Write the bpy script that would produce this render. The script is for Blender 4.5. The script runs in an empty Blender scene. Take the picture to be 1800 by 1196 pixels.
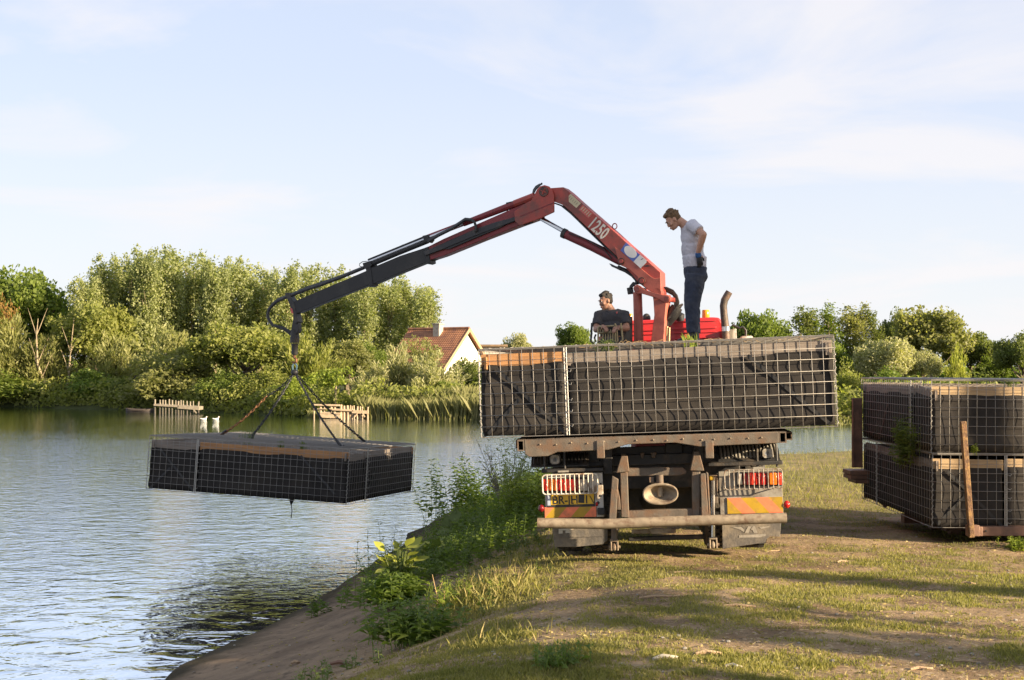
import bpy, bmesh, math, random
import numpy as np
from mathutils import Vector, Matrix, Euler, Quaternion
random.seed(7); rng = np.random.default_rng(7)
C = bpy.context.scene.collection
SC = bpy.context.scene
R = math.radians
# ------------------------------------------------------------------ camera, sky, sun, exposure
FPX, HOR, EYE = 2260.0, 650.0, 1.6
PITCH = math.atan((HOR - 598.0) / FPX)
cam = bpy.data.cameras.new('camera'); camo = bpy.data.objects.new('camera', cam); C.objects.link(camo)
camo.location = (0, 0, EYE); camo.rotation_euler = (math.pi/2 + PITCH, 0, 0)
cam.sensor_width = 36.0; cam.lens = 36.0 * FPX / 1800.0; cam.clip_start = 0.1; cam.clip_end = 3000
SC.camera = camo
SUN_EL = R(16.0); SUN_H = Vector((0.89, -0.456)).normalized()          # where the sun stands
w = bpy.data.worlds.new('World'); SC.world = w; w.use_nodes = True
nt = w.node_tree; nt.nodes.clear()
def N(nt, t, **kw):
    n = nt.nodes.new(t)
    for k, v in kw.items():
        if k in ('op',): n.operation = v
        else: setattr(n, k, v)
    return n
sky = N(nt, 'ShaderNodeTexSky', sky_type='NISHITA', sun_disc=False, sun_elevation=SUN_EL,
        sun_rotation=math.atan2(SUN_H.x, SUN_H.y), air_density=1.0, dust_density=1.6, ozone_density=1.2, altitude=0)
tc = N(nt, 'ShaderNodeTexCoord'); sep = N(nt, 'ShaderNodeSeparateXYZ'); nt.links.new(tc.outputs['Generated'], sep.inputs[0])
# clouds: noise on a plane far overhead (direction divided by its height)
addz = N(nt, 'ShaderNodeMath', op='ADD'); addz.inputs[1].default_value = 0.12; nt.links.new(sep.outputs['Z'], addz.inputs[0])
mx = N(nt, 'ShaderNodeMath', op='MAXIMUM'); mx.inputs[1].default_value = 0.05; nt.links.new(addz.outputs[0], mx.inputs[0])
dx = N(nt, 'ShaderNodeMath', op='DIVIDE'); nt.links.new(sep.outputs['X'], dx.inputs[0]); nt.links.new(mx.outputs[0], dx.inputs[1])
dy = N(nt, 'ShaderNodeMath', op='DIVIDE'); nt.links.new(sep.outputs['Y'], dy.inputs[0]); nt.links.new(mx.outputs[0], dy.inputs[1])
cmb = N(nt, 'ShaderNodeCombineXYZ'); nt.links.new(dx.outputs[0], cmb.inputs[0]); nt.links.new(dy.outputs[0], cmb.inputs[1])
cn = N(nt, 'ShaderNodeTexNoise'); cn.inputs['Scale'].default_value = .95; cn.inputs['Detail'].default_value = 7; cn.inputs['Roughness'].default_value = .55; cn.inputs['Distortion'].default_value = .6
mp = N(nt, 'ShaderNodeMapping'); mp.inputs['Location'].default_value = (14.5, 11.1, 0.0); nt.links.new(cmb.outputs[0], mp.inputs[0]); nt.links.new(mp.outputs[0], cn.inputs['Vector'])
cr = N(nt, 'ShaderNodeMapRange'); cr.inputs['From Min'].default_value = .475; cr.inputs['From Max'].default_value = .65; nt.links.new(cn.outputs['Fac'], cr.inputs[0])
# pale summer veil: thicker towards the horizon
veil = N(nt, 'ShaderNodeMapRange'); veil.inputs['From Min'].default_value = 0.0; veil.inputs['From Max'].default_value = .70
veil.inputs['To Min'].default_value = .94; veil.inputs['To Max'].default_value = .36; nt.links.new(sep.outputs['Z'], veil.inputs[0])
mv = N(nt, 'ShaderNodeMix', data_type='RGBA'); nt.links.new(veil.outputs[0], mv.inputs[0])
skm = N(nt, 'ShaderNodeMix', data_type='RGBA', blend_type='MULTIPLY'); skm.inputs[0].default_value = 1; skm.inputs[7].default_value = (.075, .075, .075, 1)
nt.links.new(sky.outputs[0], skm.inputs[6]); nt.links.new(skm.outputs[2], mv.inputs[6]); vc = N(nt, 'ShaderNodeMix', data_type='RGBA'); vr = N(nt, 'ShaderNodeMapRange'); vr.inputs['From Min'].default_value = .0; vr.inputs['From Max'].default_value = .22; nt.links.new(sep.outputs['Z'], vr.inputs[0])
vc.inputs[6].default_value = (.388, .393, .393, 1); vc.inputs[7].default_value = (.322, .350, .432, 1); nt.links.new(vr.outputs[0], vc.inputs[0]); nt.links.new(vc.outputs[2], mv.inputs[7])
mc = N(nt, 'ShaderNodeMix', data_type='RGBA'); cs = N(nt, 'ShaderNodeMath', op='MULTIPLY'); cs.inputs[1].default_value = .72
nt.links.new(cr.outputs[0], cs.inputs[0]); nt.links.new(cs.outputs[0], mc.inputs[0]); nt.links.new(mv.outputs[2], mc.inputs[6]); mc.inputs[7].default_value = (.385, .372, .376, 1)
bg = N(nt, 'ShaderNodeBackground'); bg.inputs[1].default_value = .83
nt.links.new(mc.outputs[2], bg.inputs[0]); wo = N(nt, 'ShaderNodeOutputWorld'); nt.links.new(bg.outputs[0], wo.inputs[0])
sl = bpy.data.lights.new('sun', 'SUN'); sl.energy = 5.0; sl.angle = R(0.6); sl.color = (1.0, .80, .55)
so = bpy.data.objects.new('sun', sl); C.objects.link(so); so.location = (40, -20, 20)
so.rotation_euler = Vector((-SUN_H.x*math.cos(SUN_EL), -SUN_H.y*math.cos(SUN_EL), -math.sin(SUN_EL))).to_track_quat('-Z', 'Y').to_euler()
SC.view_settings.view_transform = 'Standard'; SC.view_settings.look = 'None'; SC.view_settings.gamma = 1
SC.view_settings.exposure = 1.62; SC.view_settings.use_curve_mapping = False
try:
    SC.cycles.max_bounces = 8; SC.cycles.transparent_max_bounces = 12; SC.cycles.caustics_reflective = False; SC.cycles.caustics_refractive = False
except Exception: pass
# ------------------------------------------------------------------ measuring helpers
_fw = Vector((0, math.cos(PITCH), math.sin(PITCH))); _up = Vector((0, -math.sin(PITCH), math.cos(PITCH))); _eye = Vector((0, 0, EYE))
def ray(px, py): return _fw + Vector((1, 0, 0)) * ((px-900)/FPX) + _up * ((598-py)/FPX)
def at(px, py, Y):
    d = ray(px, py); return _eye + d * (Y / d.y)
def hit(px, py, P, n):
    d = ray(px, py); return _eye + d * ((P - _eye).dot(n) / d.dot(n))
# ------------------------------------------------------------------ materials
MATS = {}
def mat(name, col, rough=.6, metal=0.0, var=.25, scale=6.0, dirt=None, dirt_amt=.5, dirt_scale=3.0, bump=.15, bscale=40.0, spec=.5, stretch=None, trans=0.0, coat=0.0):
    """painted / weathered surface: base colour broken by noise, a second wear colour in patches, fine relief"""
    m = bpy.data.materials.new(name); m.use_nodes = True; t = m.node_tree; p = t.nodes['Principled BSDF']
    tc = N(t, 'ShaderNodeTexCoord'); src = tc.outputs['Object']
    if stretch:
        mpn = N(t, 'ShaderNodeMapping'); mpn.inputs['Scale'].default_value = stretch; t.links.new(src, mpn.inputs[0]); src = mpn.outputs[0]
    n1 = N(t, 'ShaderNodeTexNoise'); n1.inputs['Scale'].default_value = scale; n1.inputs['Detail'].default_value = 6; t.links.new(src, n1.inputs['Vector'])
    oi = N(t, 'ShaderNodeObjectInfo')
    mr = N(t, 'ShaderNodeMapRange'); mr.inputs['To Min'].default_value = 1-var; mr.inputs['To Max'].default_value = 1+var; mr.inputs['From Min'].default_value = .3; mr.inputs['From Max'].default_value = .7
    t.links.new(n1.outputs['Fac'], mr.inputs[0])
    mm = N(t, 'ShaderNodeMix', data_type='RGBA', blend_type='MULTIPLY'); mm.inputs[0].default_value = 1; mm.inputs[6].default_value = (*col, 1)
    t.links.new(mr.outputs[0], mm.inputs[7]); out = mm.outputs[2]
    if dirt:
        n2 = N(t, 'ShaderNodeTexNoise'); n2.inputs['Scale'].default_value = dirt_scale; n2.inputs['Detail'].default_value = 9; n2.inputs['Roughness'].default_value = .65; t.links.new(src, n2.inputs['Vector'])
        r2 = N(t, 'ShaderNodeMapRange'); c = .68 - .36*dirt_amt; r2.inputs['From Min'].default_value = c-.07; r2.inputs['From Max'].default_value = c+.1
        t.links.new(n2.outputs['Fac'], r2.inputs[0])
        dm = N(t, 'ShaderNodeMix', data_type='RGBA'); t.links.new(r2.outputs[0], dm.inputs[0]); t.links.new(out, dm.inputs[6]); dm.inputs[7].default_value = (*dirt, 1); out = dm.outputs[2]
    t.links.new(out, p.inputs['Base Color'])
    rr = N(t, 'ShaderNodeMapRange'); rr.inputs['To Min'].default_value = max(.03, rough-.12); rr.inputs['To Max'].default_value = min(1, rough+.12); t.links.new(n1.outputs['Fac'], rr.inputs[0]); t.links.new(rr.outputs[0], p.inputs['Roughness'])
    p.inputs['Metallic'].default_value = metal; p.inputs['Specular IOR Level'].default_value = spec
    if coat: p.inputs['Coat Weight'].default_value = coat
    if bump:
        n3 = N(t, 'ShaderNodeTexNoise'); n3.inputs['Scale'].default_value = bscale; n3.inputs['Detail'].default_value = 4; t.links.new(src, n3.inputs['Vector'])
        b = N(t, 'ShaderNodeBump'); b.inputs['Strength'].default_value = bump; b.inputs['Distance'].default_value = .02; t.links.new(n3.outputs['Fac'], b.inputs['Height']); t.links.new(b.outputs[0], p.inputs['Normal'])
    MATS[name] = m; return m
def foliage(name, dark, light, transl=.45, nscale=.35):
    m = bpy.data.materials.new(name); m.use_nodes = True; t = m.node_tree; t.nodes.clear()
    g = N(t, 'ShaderNodeNewGeometry'); tc = N(t, 'ShaderNodeTexCoord'); no = N(t, 'ShaderNodeTexNoise'); no.inputs['Scale'].default_value = nscale; no.inputs['Detail'].default_value = 3
    t.links.new(g.outputs['Position'], no.inputs['Vector'])
    a = N(t, 'ShaderNodeMath', op='MULTIPLY_ADD'); t.links.new(no.outputs['Fac'], a.inputs[0]); a.inputs[1].default_value = 1.3; a.inputs[2].default_value = -.4
    b = N(t, 'ShaderNodeMath', op='MULTIPLY_ADD'); t.links.new(g.outputs['Random Per Island'], b.inputs[0]); b.inputs[1].default_value = .6; t.links.new(a.outputs[0], b.inputs[2])
    b.use_clamp = True
    mx = N(t, 'ShaderNodeMix', data_type='RGBA'); t.links.new(b.outputs[0], mx.inputs[0]); mx.inputs[6].default_value = (*dark, 1); mx.inputs[7].default_value = (*light, 1)
    d = N(t, 'ShaderNodeBsdfPrincipled'); d.inputs['Roughness'].default_value = .55; d.inputs['Specular IOR Level'].default_value = .3; t.links.new(mx.outputs[2], d.inputs['Base Color'])
    tr = N(t, 'ShaderNodeBsdfTranslucent'); hs = N(t, 'ShaderNodeMix', data_type='RGBA', blend_type='MULTIPLY'); hs.inputs[0].default_value = 1; hs.inputs[7].default_value = (1.25, 1.35, .6, 1)
    t.links.new(mx.outputs[2], hs.inputs[6]); t.links.new(hs.outputs[2], tr.inputs['Color'])
    ms = N(t, 'ShaderNodeMixShader'); ms.inputs[0].default_value = transl; t.links.new(d.outputs[0], ms.inputs[1]); t.links.new(tr.outputs[0], ms.inputs[2])
    o = N(t, 'ShaderNodeOutputMaterial'); t.links.new(ms.outputs[0], o.inputs[0]); MATS[name] = m; return m
RUST = (.17, .085, .045); DUST = (.30, .235, .17)
mat('rusty_steel', (.125, .102, .078), .7, .1, .3, 9, (.15, .088, .052), .42, 7, .2, 80)
mat('dusty_tube', (.27, .215, .150), .75, .05, .25, 14, (.15, .095, .06), .35, 12, .14, 110)
mat('brown_steel', (.21, .115, .075), .6, .1, .2, 8, (.10, .06, .045), .35, 5, .15, 50)
mat('stake_rust', (.16, .09, .05), .85, .1, .4, 14, (.30, .18, .07), .4, 16, .5, 60)
mat('black_steel', (.028, .027, .026), .55, .1, .3, 8, (.09, .07, .05), .3, 4, .15, 60)
mat('black_rubber', (.022, .021, .021), .7, 0, .3, 12, (.09, .075, .055), .3, 6, .3, 60)
mat('boom_black', (.012, .012, .013), .6, 0, .25, 5, (.03, .028, .026), .3, 3, .08, 60)
mat('guard_grey', (.028, .028, .032), .6, 0, .25, 6, (.08, .07, .06), .2, 6, .1, 60)
mat('crane_red', (.41, .066, .048), .52, 0, .2, 3.5, (.20, .062, .048), .40, 3.2, .08, 60)
mat('crane_red_faded', (.47, .125, .085), .55, 0, .14, 4, (.30, .075, .055), .38, 4, .08, 60)
mat('crane_red_dark', (.22, .025, .03), .5, 0, .2, 4, (.10, .03, .025), .3, 4, .06, 60)
mat('cab_red', (.50, .024, .026), .35, 0, .12, 3, (.30, .06, .05), .22, 3, .03, 60, coat=.3)
mat('grease', (.05, .03, .022), .45, .2, .4, 10, (.18, .07, .05), .4, 9, .3, 50)
mat('chrome_rod', (.62, .60, .58), .22, 1, .08, 6, None, 0, 1, 0)
mat('hose', (.014, .014, .015), .55, 0, .3, 8, (.06, .055, .05), .3, 10, .25, 90)
mat('white_enamel', (.55, .52, .46), .6, 0, .15, 5, (.28, .20, .13), .38, 8, .12, 40)
mat('dull_panel', (.27, .25, .21), .7, 0, .2, 5, (.15, .12, .09), .4, 6, .15, 40)
mat('cream_guard', (.66, .62, .52), .6, 0, .15, 9, (.22, .12, .06), .36, 22, .15, 60)
mat('grey_guard', (.36, .33, .28), .6, .1, .2, 9, (.16, .09, .05), .45, 22, .15, 60)
mat('plate_yellow', (.72, .44, .03), .45, 0, .1, 8, (.35, .24, .08), .25, 9, .03, 60)
mat('plate_blue', (.38, .43, .52), .5, 0, .15, 9)
mat('ink', (.03, .028, .025), .6, 0, .2, 20)
mat('lens_red', (.50, .012, .010), .18, 0, .2, 30, None, 0, 1, .2, 120)
mat('lens_dark_red', (.16, .008, .010), .2, 0, .2, 30, None, 0, 1, .2, 120)
mat('lens_bright', (.85, .045, .02), .15, 0, .15, 30, None, 0, 1, .2, 120)
mat('lens_amber', (.72, .17, .01), .18, 0, .2, 30, None, 0, 1, .2, 120)
mat('lens_clear', (.42, .39, .34), .2, 0, .2, 30, (.2, .16, .12), .3, 20, .2, 120)
mat('chevron_orange', (.80, .20, .09), .4, 0, .12, 12, (.45, .17, .08), .25, 14, .05, 60)
mat('chevron_olive', (.42, .26, .02), .4, 0, .12, 12, (.3, .17, .05), .25, 14, .05, 60)
mat('mudflap', (.105, .095, .085), .75, 0, .25, 7, (.22, .185, .14), .4, 5, .2, 40)
mat('emblem_grey', (.27, .245, .21), .7, 0, .2, 9)
mat('dark_glass', (.02, .022, .025), .08, 0, .1, 3, None, 0, 1, 0)
mat('galvanised', (.25, .238, .22), .5, .35, .2, 25, (.25, .19, .13), .25, 30, .1, 100)
mat('spiral_wire', (.46, .44, .40), .45, .3, .2, 25)
mat('felt', (.036, .033, .031), .95, 0, .16, 5, (.050, .044, .038), .35, 2, .25, 160, spec=.12)
mat('board_orange', (.46, .235, .095), .75, 0, .22, 7, (.32, .16, .07), .35, 3, .2, 60, stretch=(.6, .6, 14))
mat('board_yellow', (.40, .28, .155), .75, 0, .2, 7, (.29, .20, .11), .35, 3, .2, 60, stretch=(.6, .6, 14))
mat('board_grey', (.27, .225, .185), .85, 0, .22, 7, (.18, .145, .115), .4, 3, .3, 60, stretch=(.6, .6, 14))
mat('plant_mat', (.16, .14, .115), 1, 0, .4, 14, (.10, .075, .05), .5, 8, .8, 50)
mat('chain_rust', (.22, .105, .05), .6, .4, .3, 20)
mat('chain_dark', (.035, .035, .038), .5, .5, .3, 20)
mat('sling_blue', (.10, .19, .24), .6, .1, .3, 20)
mat('skin', (.50, .27, .18), .55, 0, .08, 9, None, 0, 1, .06, 90)
mat('skin_tan', (.36, .185, .12), .55, 0, .08, 9, None, 0, 1, .06, 90)
mat('lip', (.33, .12, .09), .5, 0, .08, 9)
mat('hair_fair', (.16, .095, .045), .7, 0, .4, 50, None, 0, 1, .8, 110)
mat('hair_dark', (.022, .017, .014), .6, 0, .4, 50, None, 0, 1, .8, 110)
mat('shirt_pale', (.60, .58, .63), .9, 0, .06, 4, None, 0, 1, .5, 14)
mat('shirt_charcoal', (.045, .043, .047), .9, 0, .12, 4, None, 0, 1, .5, 14)
mat('denim', (.030, .038, .062), .9, 0, .35, 9, (.055, .062, .082), .35, 5, .5, 16)
mat('dark_trousers', (.03, .03, .034), .9, 0, .2, 5)
mat('boot', (.018, .017, .017), .6, 0, .2, 9, (.07, .055, .04), .3, 9, .2, 60)
mat('glove_blue', (.03, .10, .26), .8, 0, .2, 12)
mat('glove_black', (.02, .02, .022), .7, 0, .2, 12)
mat('sticker_cream', (.62, .53, .33), .5, 0, .08, 12)
mat('sticker_red', (.62, .13, .11), .5, 0, .1, 12)
mat('sticker_blue', (.10, .16, .46), .5, 0, .08, 12)
mat('sticker_white', (.80, .78, .74), .5, 0, .05, 12)
mat('letter_white', (.74, .68, .58), .5, 0, .08, 12)
mat('beacon_orange', (.85, .27, .01), .15, 0, .15, 8, None, 0, 1, 0, coat=.5)
mat('exhaust_pipe', (.085, .065, .052), .6, .3, .3, 9, (.19, .105, .07), .4, 5, .2, 50)
mat('seat_panel', (.20, .175, .135), .7, 0, .15, 6, (.12, .1, .075), .3, 4, .1, 50)
mat('lever_brass', (.34, .27, .15), .45, .6, .2, 12)
mat('roof_tile', (.30, .135, .068), .85, 0, .25, 1.4, (.19, .085, .055), .4, 2.0, 0, 1)
mat('wall_cream', (.74, .69, .59), .9, 0, .06, 2, (.60, .50, .34), .25, 1, .1, 20)
mat('chimney_stone', (.42, .37, .31), .9, 0, .15, 5, (.28, .24, .19), .3, 4, .3, 15)
mat('shed_brown', (.22, .15, .09), .9, 0, .2, 3)
mat('thatch_dark', (.055, .045, .04), 1, 0, .4, 5, (.12, .09, .07), .3, 4, .6, 12)
mat('bare_timber', (.42, .33, .22), .8, 0, .2, 6, (.40, .28, .16), .3, 4, .2, 30)
mat('grey_timber', (.25, .215, .16), .85, 0, .2, 6, (.22, .18, .13), .3, 4, .2, 30)
mat('shaded_timber', (.075, .062, .046), .6, 0, .3, 6, (.05, .055, .03), .4, 4, .2, 30)  # darker timber: shade under the deck put into the colour
mat('duck_white', (.80, .78, .72), .8, 0, .05, 9)
mat('duck_bill', (.65, .30, .04), .5, 0, .1, 9)
mat('bark', (.13, .10, .07), .95, 0, .35, 3, (.20, .165, .12), .4, 4, .8, 14)
mat('bark_pale', (.34, .27, .17), .95, 0, .3, 3, (.22, .17, .11), .4, 4, .8, 14)
mat('boat_hull', (.06, .048, .042), .8, 0, .2, 4)
mat('twig_wood', (.40, .28, .17), .9, 0, .3, 12, (.25, .17, .1), .4, 9, .4, 60)
mat('dry_stem', (.40, .27, .13), .9, 0, .3, 12)
mat('rim_grey', (.22, .20, .18), .6, .4, .2, 6, (.12, .09, .06), .4, 6, .2, 40)
mat('paper_white', (.50, .44, .34), .8, 0, .1, 9)
foliage('leaf_poplar', (.17, .205, .085), (.41, .425, .205), .52)
foliage('leaf_green', (.085, .130, .026), (.22, .27, .058), .50)
foliage('leaf_yellowgreen', (.155, .185, .048), (.34, .345, .105), .52)
foliage('leaf_willow', (.19, .21, .080), (.40, .39, .17), .5)
foliage('leaf_olive', (.15, .165, .058), (.33, .325, .125), .5)
foliage('leaf_silver', (.24, .25, .125), (.48, .46, .26), .45)
foliage('leaf_dark', (.095, .125, .038), (.22, .245, .078), .52)
foliage('leaf_rust', (.20, .11, .03), (.34, .20, .06), .35)
foliage('leaf_nettle', (.095, .155, .032), (.22, .285, .070), .5, 1.4)
foliage('leaf_weed', (.075, .115, .028), (.18, .22, .060), .35, 1.2)
foliage('leaf_pale', (.26, .30, .05), (.44, .45, .09), .35, 2.0)
foliage('leaf_fresh', (.16, .22, .035), (.30, .35, .06), .4, 2.0)
foliage('grass_blade', (.135, .145, .036), (.36, .315, .115), .45, 1.6)
foliage('grass_dry', (.24, .19, .075), (.42, .34, .15), .3, .8)
foliage('reed_leaf', (.16, .175, .065), (.28, .265, .115), .45, .5)
# ------------------------------------------------------------------ mesh builder
def finish(me, name, m, parent, world, smooth, bevel):
    if isinstance(m, str): m = MATS[m]
    if m: me.materials.append(m)
    if smooth is not None:
        me.shade_smooth()
        try: me.set_sharp_from_angle(angle=smooth)
        except Exception: pass
    o = bpy.data.objects.new(name, me); C.objects.link(o)
    if parent is not None:
        o.parent = parent
        if world: o.matrix_parent_inverse = parent.matrix_basis.inverted()
    if bevel:
        b = o.modifiers.new('bevel', 'BEVEL'); b.width = bevel; b.segments = 2; b.limit_method = 'ANGLE'; b.angle_limit = R(40)
    return o
class MB:
    def __init__(s): s.v = []; s.f = []
    def add(s, vs, fs):
        k = len(s.v); s.v += [tuple(x) for x in vs]; s.f += [tuple(i+k for i in f) for f in fs]; return s
    def box(s, c, d, rot=None):
        c = Vector(c); h = [x/2 for x in d]; M = (Euler(rot).to_matrix() if rot is not None and not isinstance(rot, Matrix) else rot)
        vs = []
        for z in (-1, 1):
            for x, y in ((-1, -1), (1, -1), (1, 1), (-1, 1)):
                p = Vector((x*h[0], y*h[1], z*h[2])); vs.append(c + (M @ p if M is not None else p))
        return s.add(vs, [(3, 2, 1, 0), (4, 5, 6, 7), (0, 1, 5, 4), (1, 2, 6, 5), (2, 3, 7, 6), (3, 0, 4, 7)])
    def box2(s, a, b): return s.box([(x+y)/2 for x, y in zip(a, b)], [abs(x-y) for x, y in zip(a, b)])
    def bar(s, p0, p1, w_, h_, up=(0, 0, 1)):
        p0, p1, up = Vector(p0), Vector(p1), Vector(up); d = (p1-p0).normalized(); x = d.cross(up)
        if x.length < 1e-4: x = d.cross(Vector((1, 0, 0)))
        x.normalize(); z = x.cross(d); vs = []
        for p in (p0, p1):
            for a, b in ((-1, -1), (1, -1), (1, 1), (-1, 1)): vs.append(p + x*(a*w_/2) + z*(b*h_/2))
        return s.add(vs, [(3, 2, 1, 0), (4, 5, 6, 7), (0, 1, 5, 4), (1, 2, 6, 5), (2, 3, 7, 6), (3, 0, 4, 7)])
    def tube(s, path, r, n=8, caps=True):
        P = [Vector(p) for p in path]; rr = r if isinstance(r, (list, tuple)) else [r]*len(P); vs = []; fs = []
        t0 = (P[1]-P[0]).normalized(); a = t0.orthogonal().normalized()
        for i, p in enumerate(P):
            t = (P[min(i+1, len(P)-1)] - P[max(i-1, 0)]).normalized()
            a = (a - t*a.dot(t)); a = a.normalized() if a.length > 1e-6 else t.orthogonal().normalized(); b = t.cross(a)
            for k in range(n):
                th = 2*math.pi*k/n; vs.append(p + (a*math.cos(th) + b*math.sin(th))*rr[i])
        for i in range(len(P)-1):
            for k in range(n): fs.append((i*n+k, i*n+(k+1) % n, (i+1)*n+(k+1) % n, (i+1)*n+k))
        if caps: fs.append(tuple(reversed(range(n)))); fs.append(tuple(range((len(P)-1)*n, len(P)*n)))
        return s.add(vs, fs)
    def prism(s, poly, off):
        off = Vector(off); n = len(poly); P = [Vector(p) for p in poly]
        return s.add(P + [p+off for p in P], [tuple(range(n)), tuple(reversed(range(n, 2*n)))] + [((i+1) % n, i, i+n, (i+1) % n+n) for i in range(n)])
    def lathe(s, prof, M=None, n=16):
        vs = []; fs = []
        for r, z in prof:
            for k in range(n):
                th = 2*math.pi*k/n; p = Vector((r*math.cos(th), r*math.sin(th), z)); vs.append(M @ p if M is not None else p)
        for i in range(len(prof)-1):
            for k in range(n): fs.append((i*n+k, i*n+(k+1) % n, (i+1)*n+(k+1) % n, (i+1)*n+k))
        fs.append(tuple(reversed(range(n)))); fs.append(tuple(range((len(prof)-1)*n, len(prof)*n)))
        return s.add(vs, fs)
    def ball(s, c, r, n=10, rot=None):
        c = Vector(c); r = (r, r, r) if not isinstance(r, (tuple, list)) else r; vs = []; fs = []; m = n//2+1
        M = Euler(rot).to_matrix() if rot is not None else None
        def P(q): return c + (M @ q if M is not None else q)
        vs.append(P(Vector((0, 0, -r[2]))))
        for i in range(1, m):
            ph = -math.pi/2 + math.pi*i/m
            for k in range(n):
                th = 2*math.pi*k/n; vs.append(P(Vector((r[0]*math.cos(ph)*math.cos(th), r[1]*math.cos(ph)*math.sin(th), r[2]*math.sin(ph)))))
        vs.append(P(Vector((0, 0, r[2])))); top = len(vs)-1
        for k in range(n): fs.append((0, 1+(k+1) % n, 1+k))
        for i in range(m-2):
            for k in range(n): a = 1+i*n; fs.append((a+k, a+(k+1) % n, a+n+(k+1) % n, a+n+k))
        a = 1+(m-2)*n
        for k in range(n): fs.append((a+k, a+(k+1) % n, top))
        return s.add(vs, fs)
    def mesh(s, name):
        me = bpy.data.meshes.new(name); me.from_pydata(s.v, [], s.f); me.update()
        b = bmesh.new(); b.from_mesh(me); bmesh.ops.recalc_face_normals(b, faces=b.faces); b.to_mesh(me); b.free(); return me
    def build(s, name, m, parent=None, world=False, smooth=R(35), bevel=0):
        return finish(s.mesh(name), name, m, parent, world, smooth, bevel)
def mesh_np(name, V, F):
    me = bpy.data.meshes.new(name); V = np.asarray(V, np.float32); F = np.asarray(F, np.int32); k = F.shape[1]
    me.vertices.add(len(V)); me.vertices.foreach_set('co', V.ravel()); me.loops.add(F.size); me.loops.foreach_set('vertex_index', F.ravel())
    me.polygons.add(len(F)); me.polygons.foreach_set('loop_start', np.arange(0, F.size, k, dtype=np.int32)); me.update(calc_edges=True); me.validate(); return me
def empty(name, loc=(0, 0, 0), rot=(0, 0, 0), label=None, cat=None, group=None, M=None):
    o = bpy.data.objects.new(name, None); C.objects.link(o); o.empty_display_size = .2
    if M is not None: o.matrix_basis = M
    else: o.location = loc; o.rotation_euler = rot
    tag(o, label, cat, group); return o
def tag(o, label=None, cat=None, group=None, kind=None):
    if label: o['label'] = label
    if cat: o['category'] = cat
    if group: o['group'] = group
    if kind: o['kind'] = kind
    return o
def copy_tree(o, parent=None):
    c = o.copy(); C.objects.link(c)
    if parent is not None: c.parent = parent
    for ch in list(o.children): copy_tree(ch, c)
    return c
def inst(name, me, parent, M):
    o = bpy.data.objects.new(name, me); C.objects.link(o); o.parent = parent; o.matrix_basis = M; return o
# ------------------------------------------------------------------ terrain: one sheet, pond cut into it
WATER = -1.2
NEAR = np.array([(-14,-60),(-9,-5),(-6,3),(-4.6,8),(-3.18,11.6),(-2.86,13.5),(-2.37,15.7),(-2.05,18),(-1.7,22),(-1.2,26),(0.3,31),(4,35),(9,37),(15,36.5),(25,35),(60,33),(140,20),(400,-20),(400,-60)], float)
FARX = np.array([-400,-60,-38.6,-24.5,-11.8,-1.9,5,17,30,60,120,400.]); FARY = np.array([125,104,97,88,76,73,70,65,62,58,62,90.])
def sdist(X, Y):
    X = np.asarray(X, float); Y = np.asarray(Y, float); d = np.full(X.shape, 1e9); inside = np.zeros(X.shape, bool); n = len(NEAR)
    for i in range(n):
        a = NEAR[i]; b = NEAR[(i+1) % n]; e = b-a; t = np.clip(((X-a[0])*e[0] + (Y-a[1])*e[1])/(e@e), 0, 1)
        d = np.minimum(d, np.hypot(X-a[0]-t*e[0], Y-a[1]-t*e[1]))
        c = (a[1] > Y) != (b[1] > Y)
        with np.errstate(divide='ignore', invalid='ignore'): xi = a[0] + (Y-a[1])*e[0]/(e[1] if e[1] != 0 else 1e-9)
        inside ^= c & (X < xi)
    return np.where(inside, d, -d)
_tab = np.random.default_rng(3).random((256, 256))
def vnoise(X, Y, sc, seed=0):
    X = np.asarray(X)*sc + seed*17.3; Y = np.asarray(Y)*sc + seed*9.1; i = np.floor(X).astype(int); j = np.floor(Y).astype(int); u = X-i; v = Y-j
    u = u*u*(3-2*u); v = v*v*(3-2*v); T = lambda a, b: _tab[a & 255, b & 255]
    return (T(i, j)*(1-u)+T(i+1, j)*u)*(1-v) + (T(i, j+1)*(1-u)+T(i+1, j+1)*u)*v
def fbm(X, Y, sc, oct=4, seed=0):
    r = 0; a = .5; t = 0
    for k in range(oct): r = r + a*vnoise(X, Y, sc*2**k, seed+k); t += a; a *= .55
    return r/t
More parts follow.
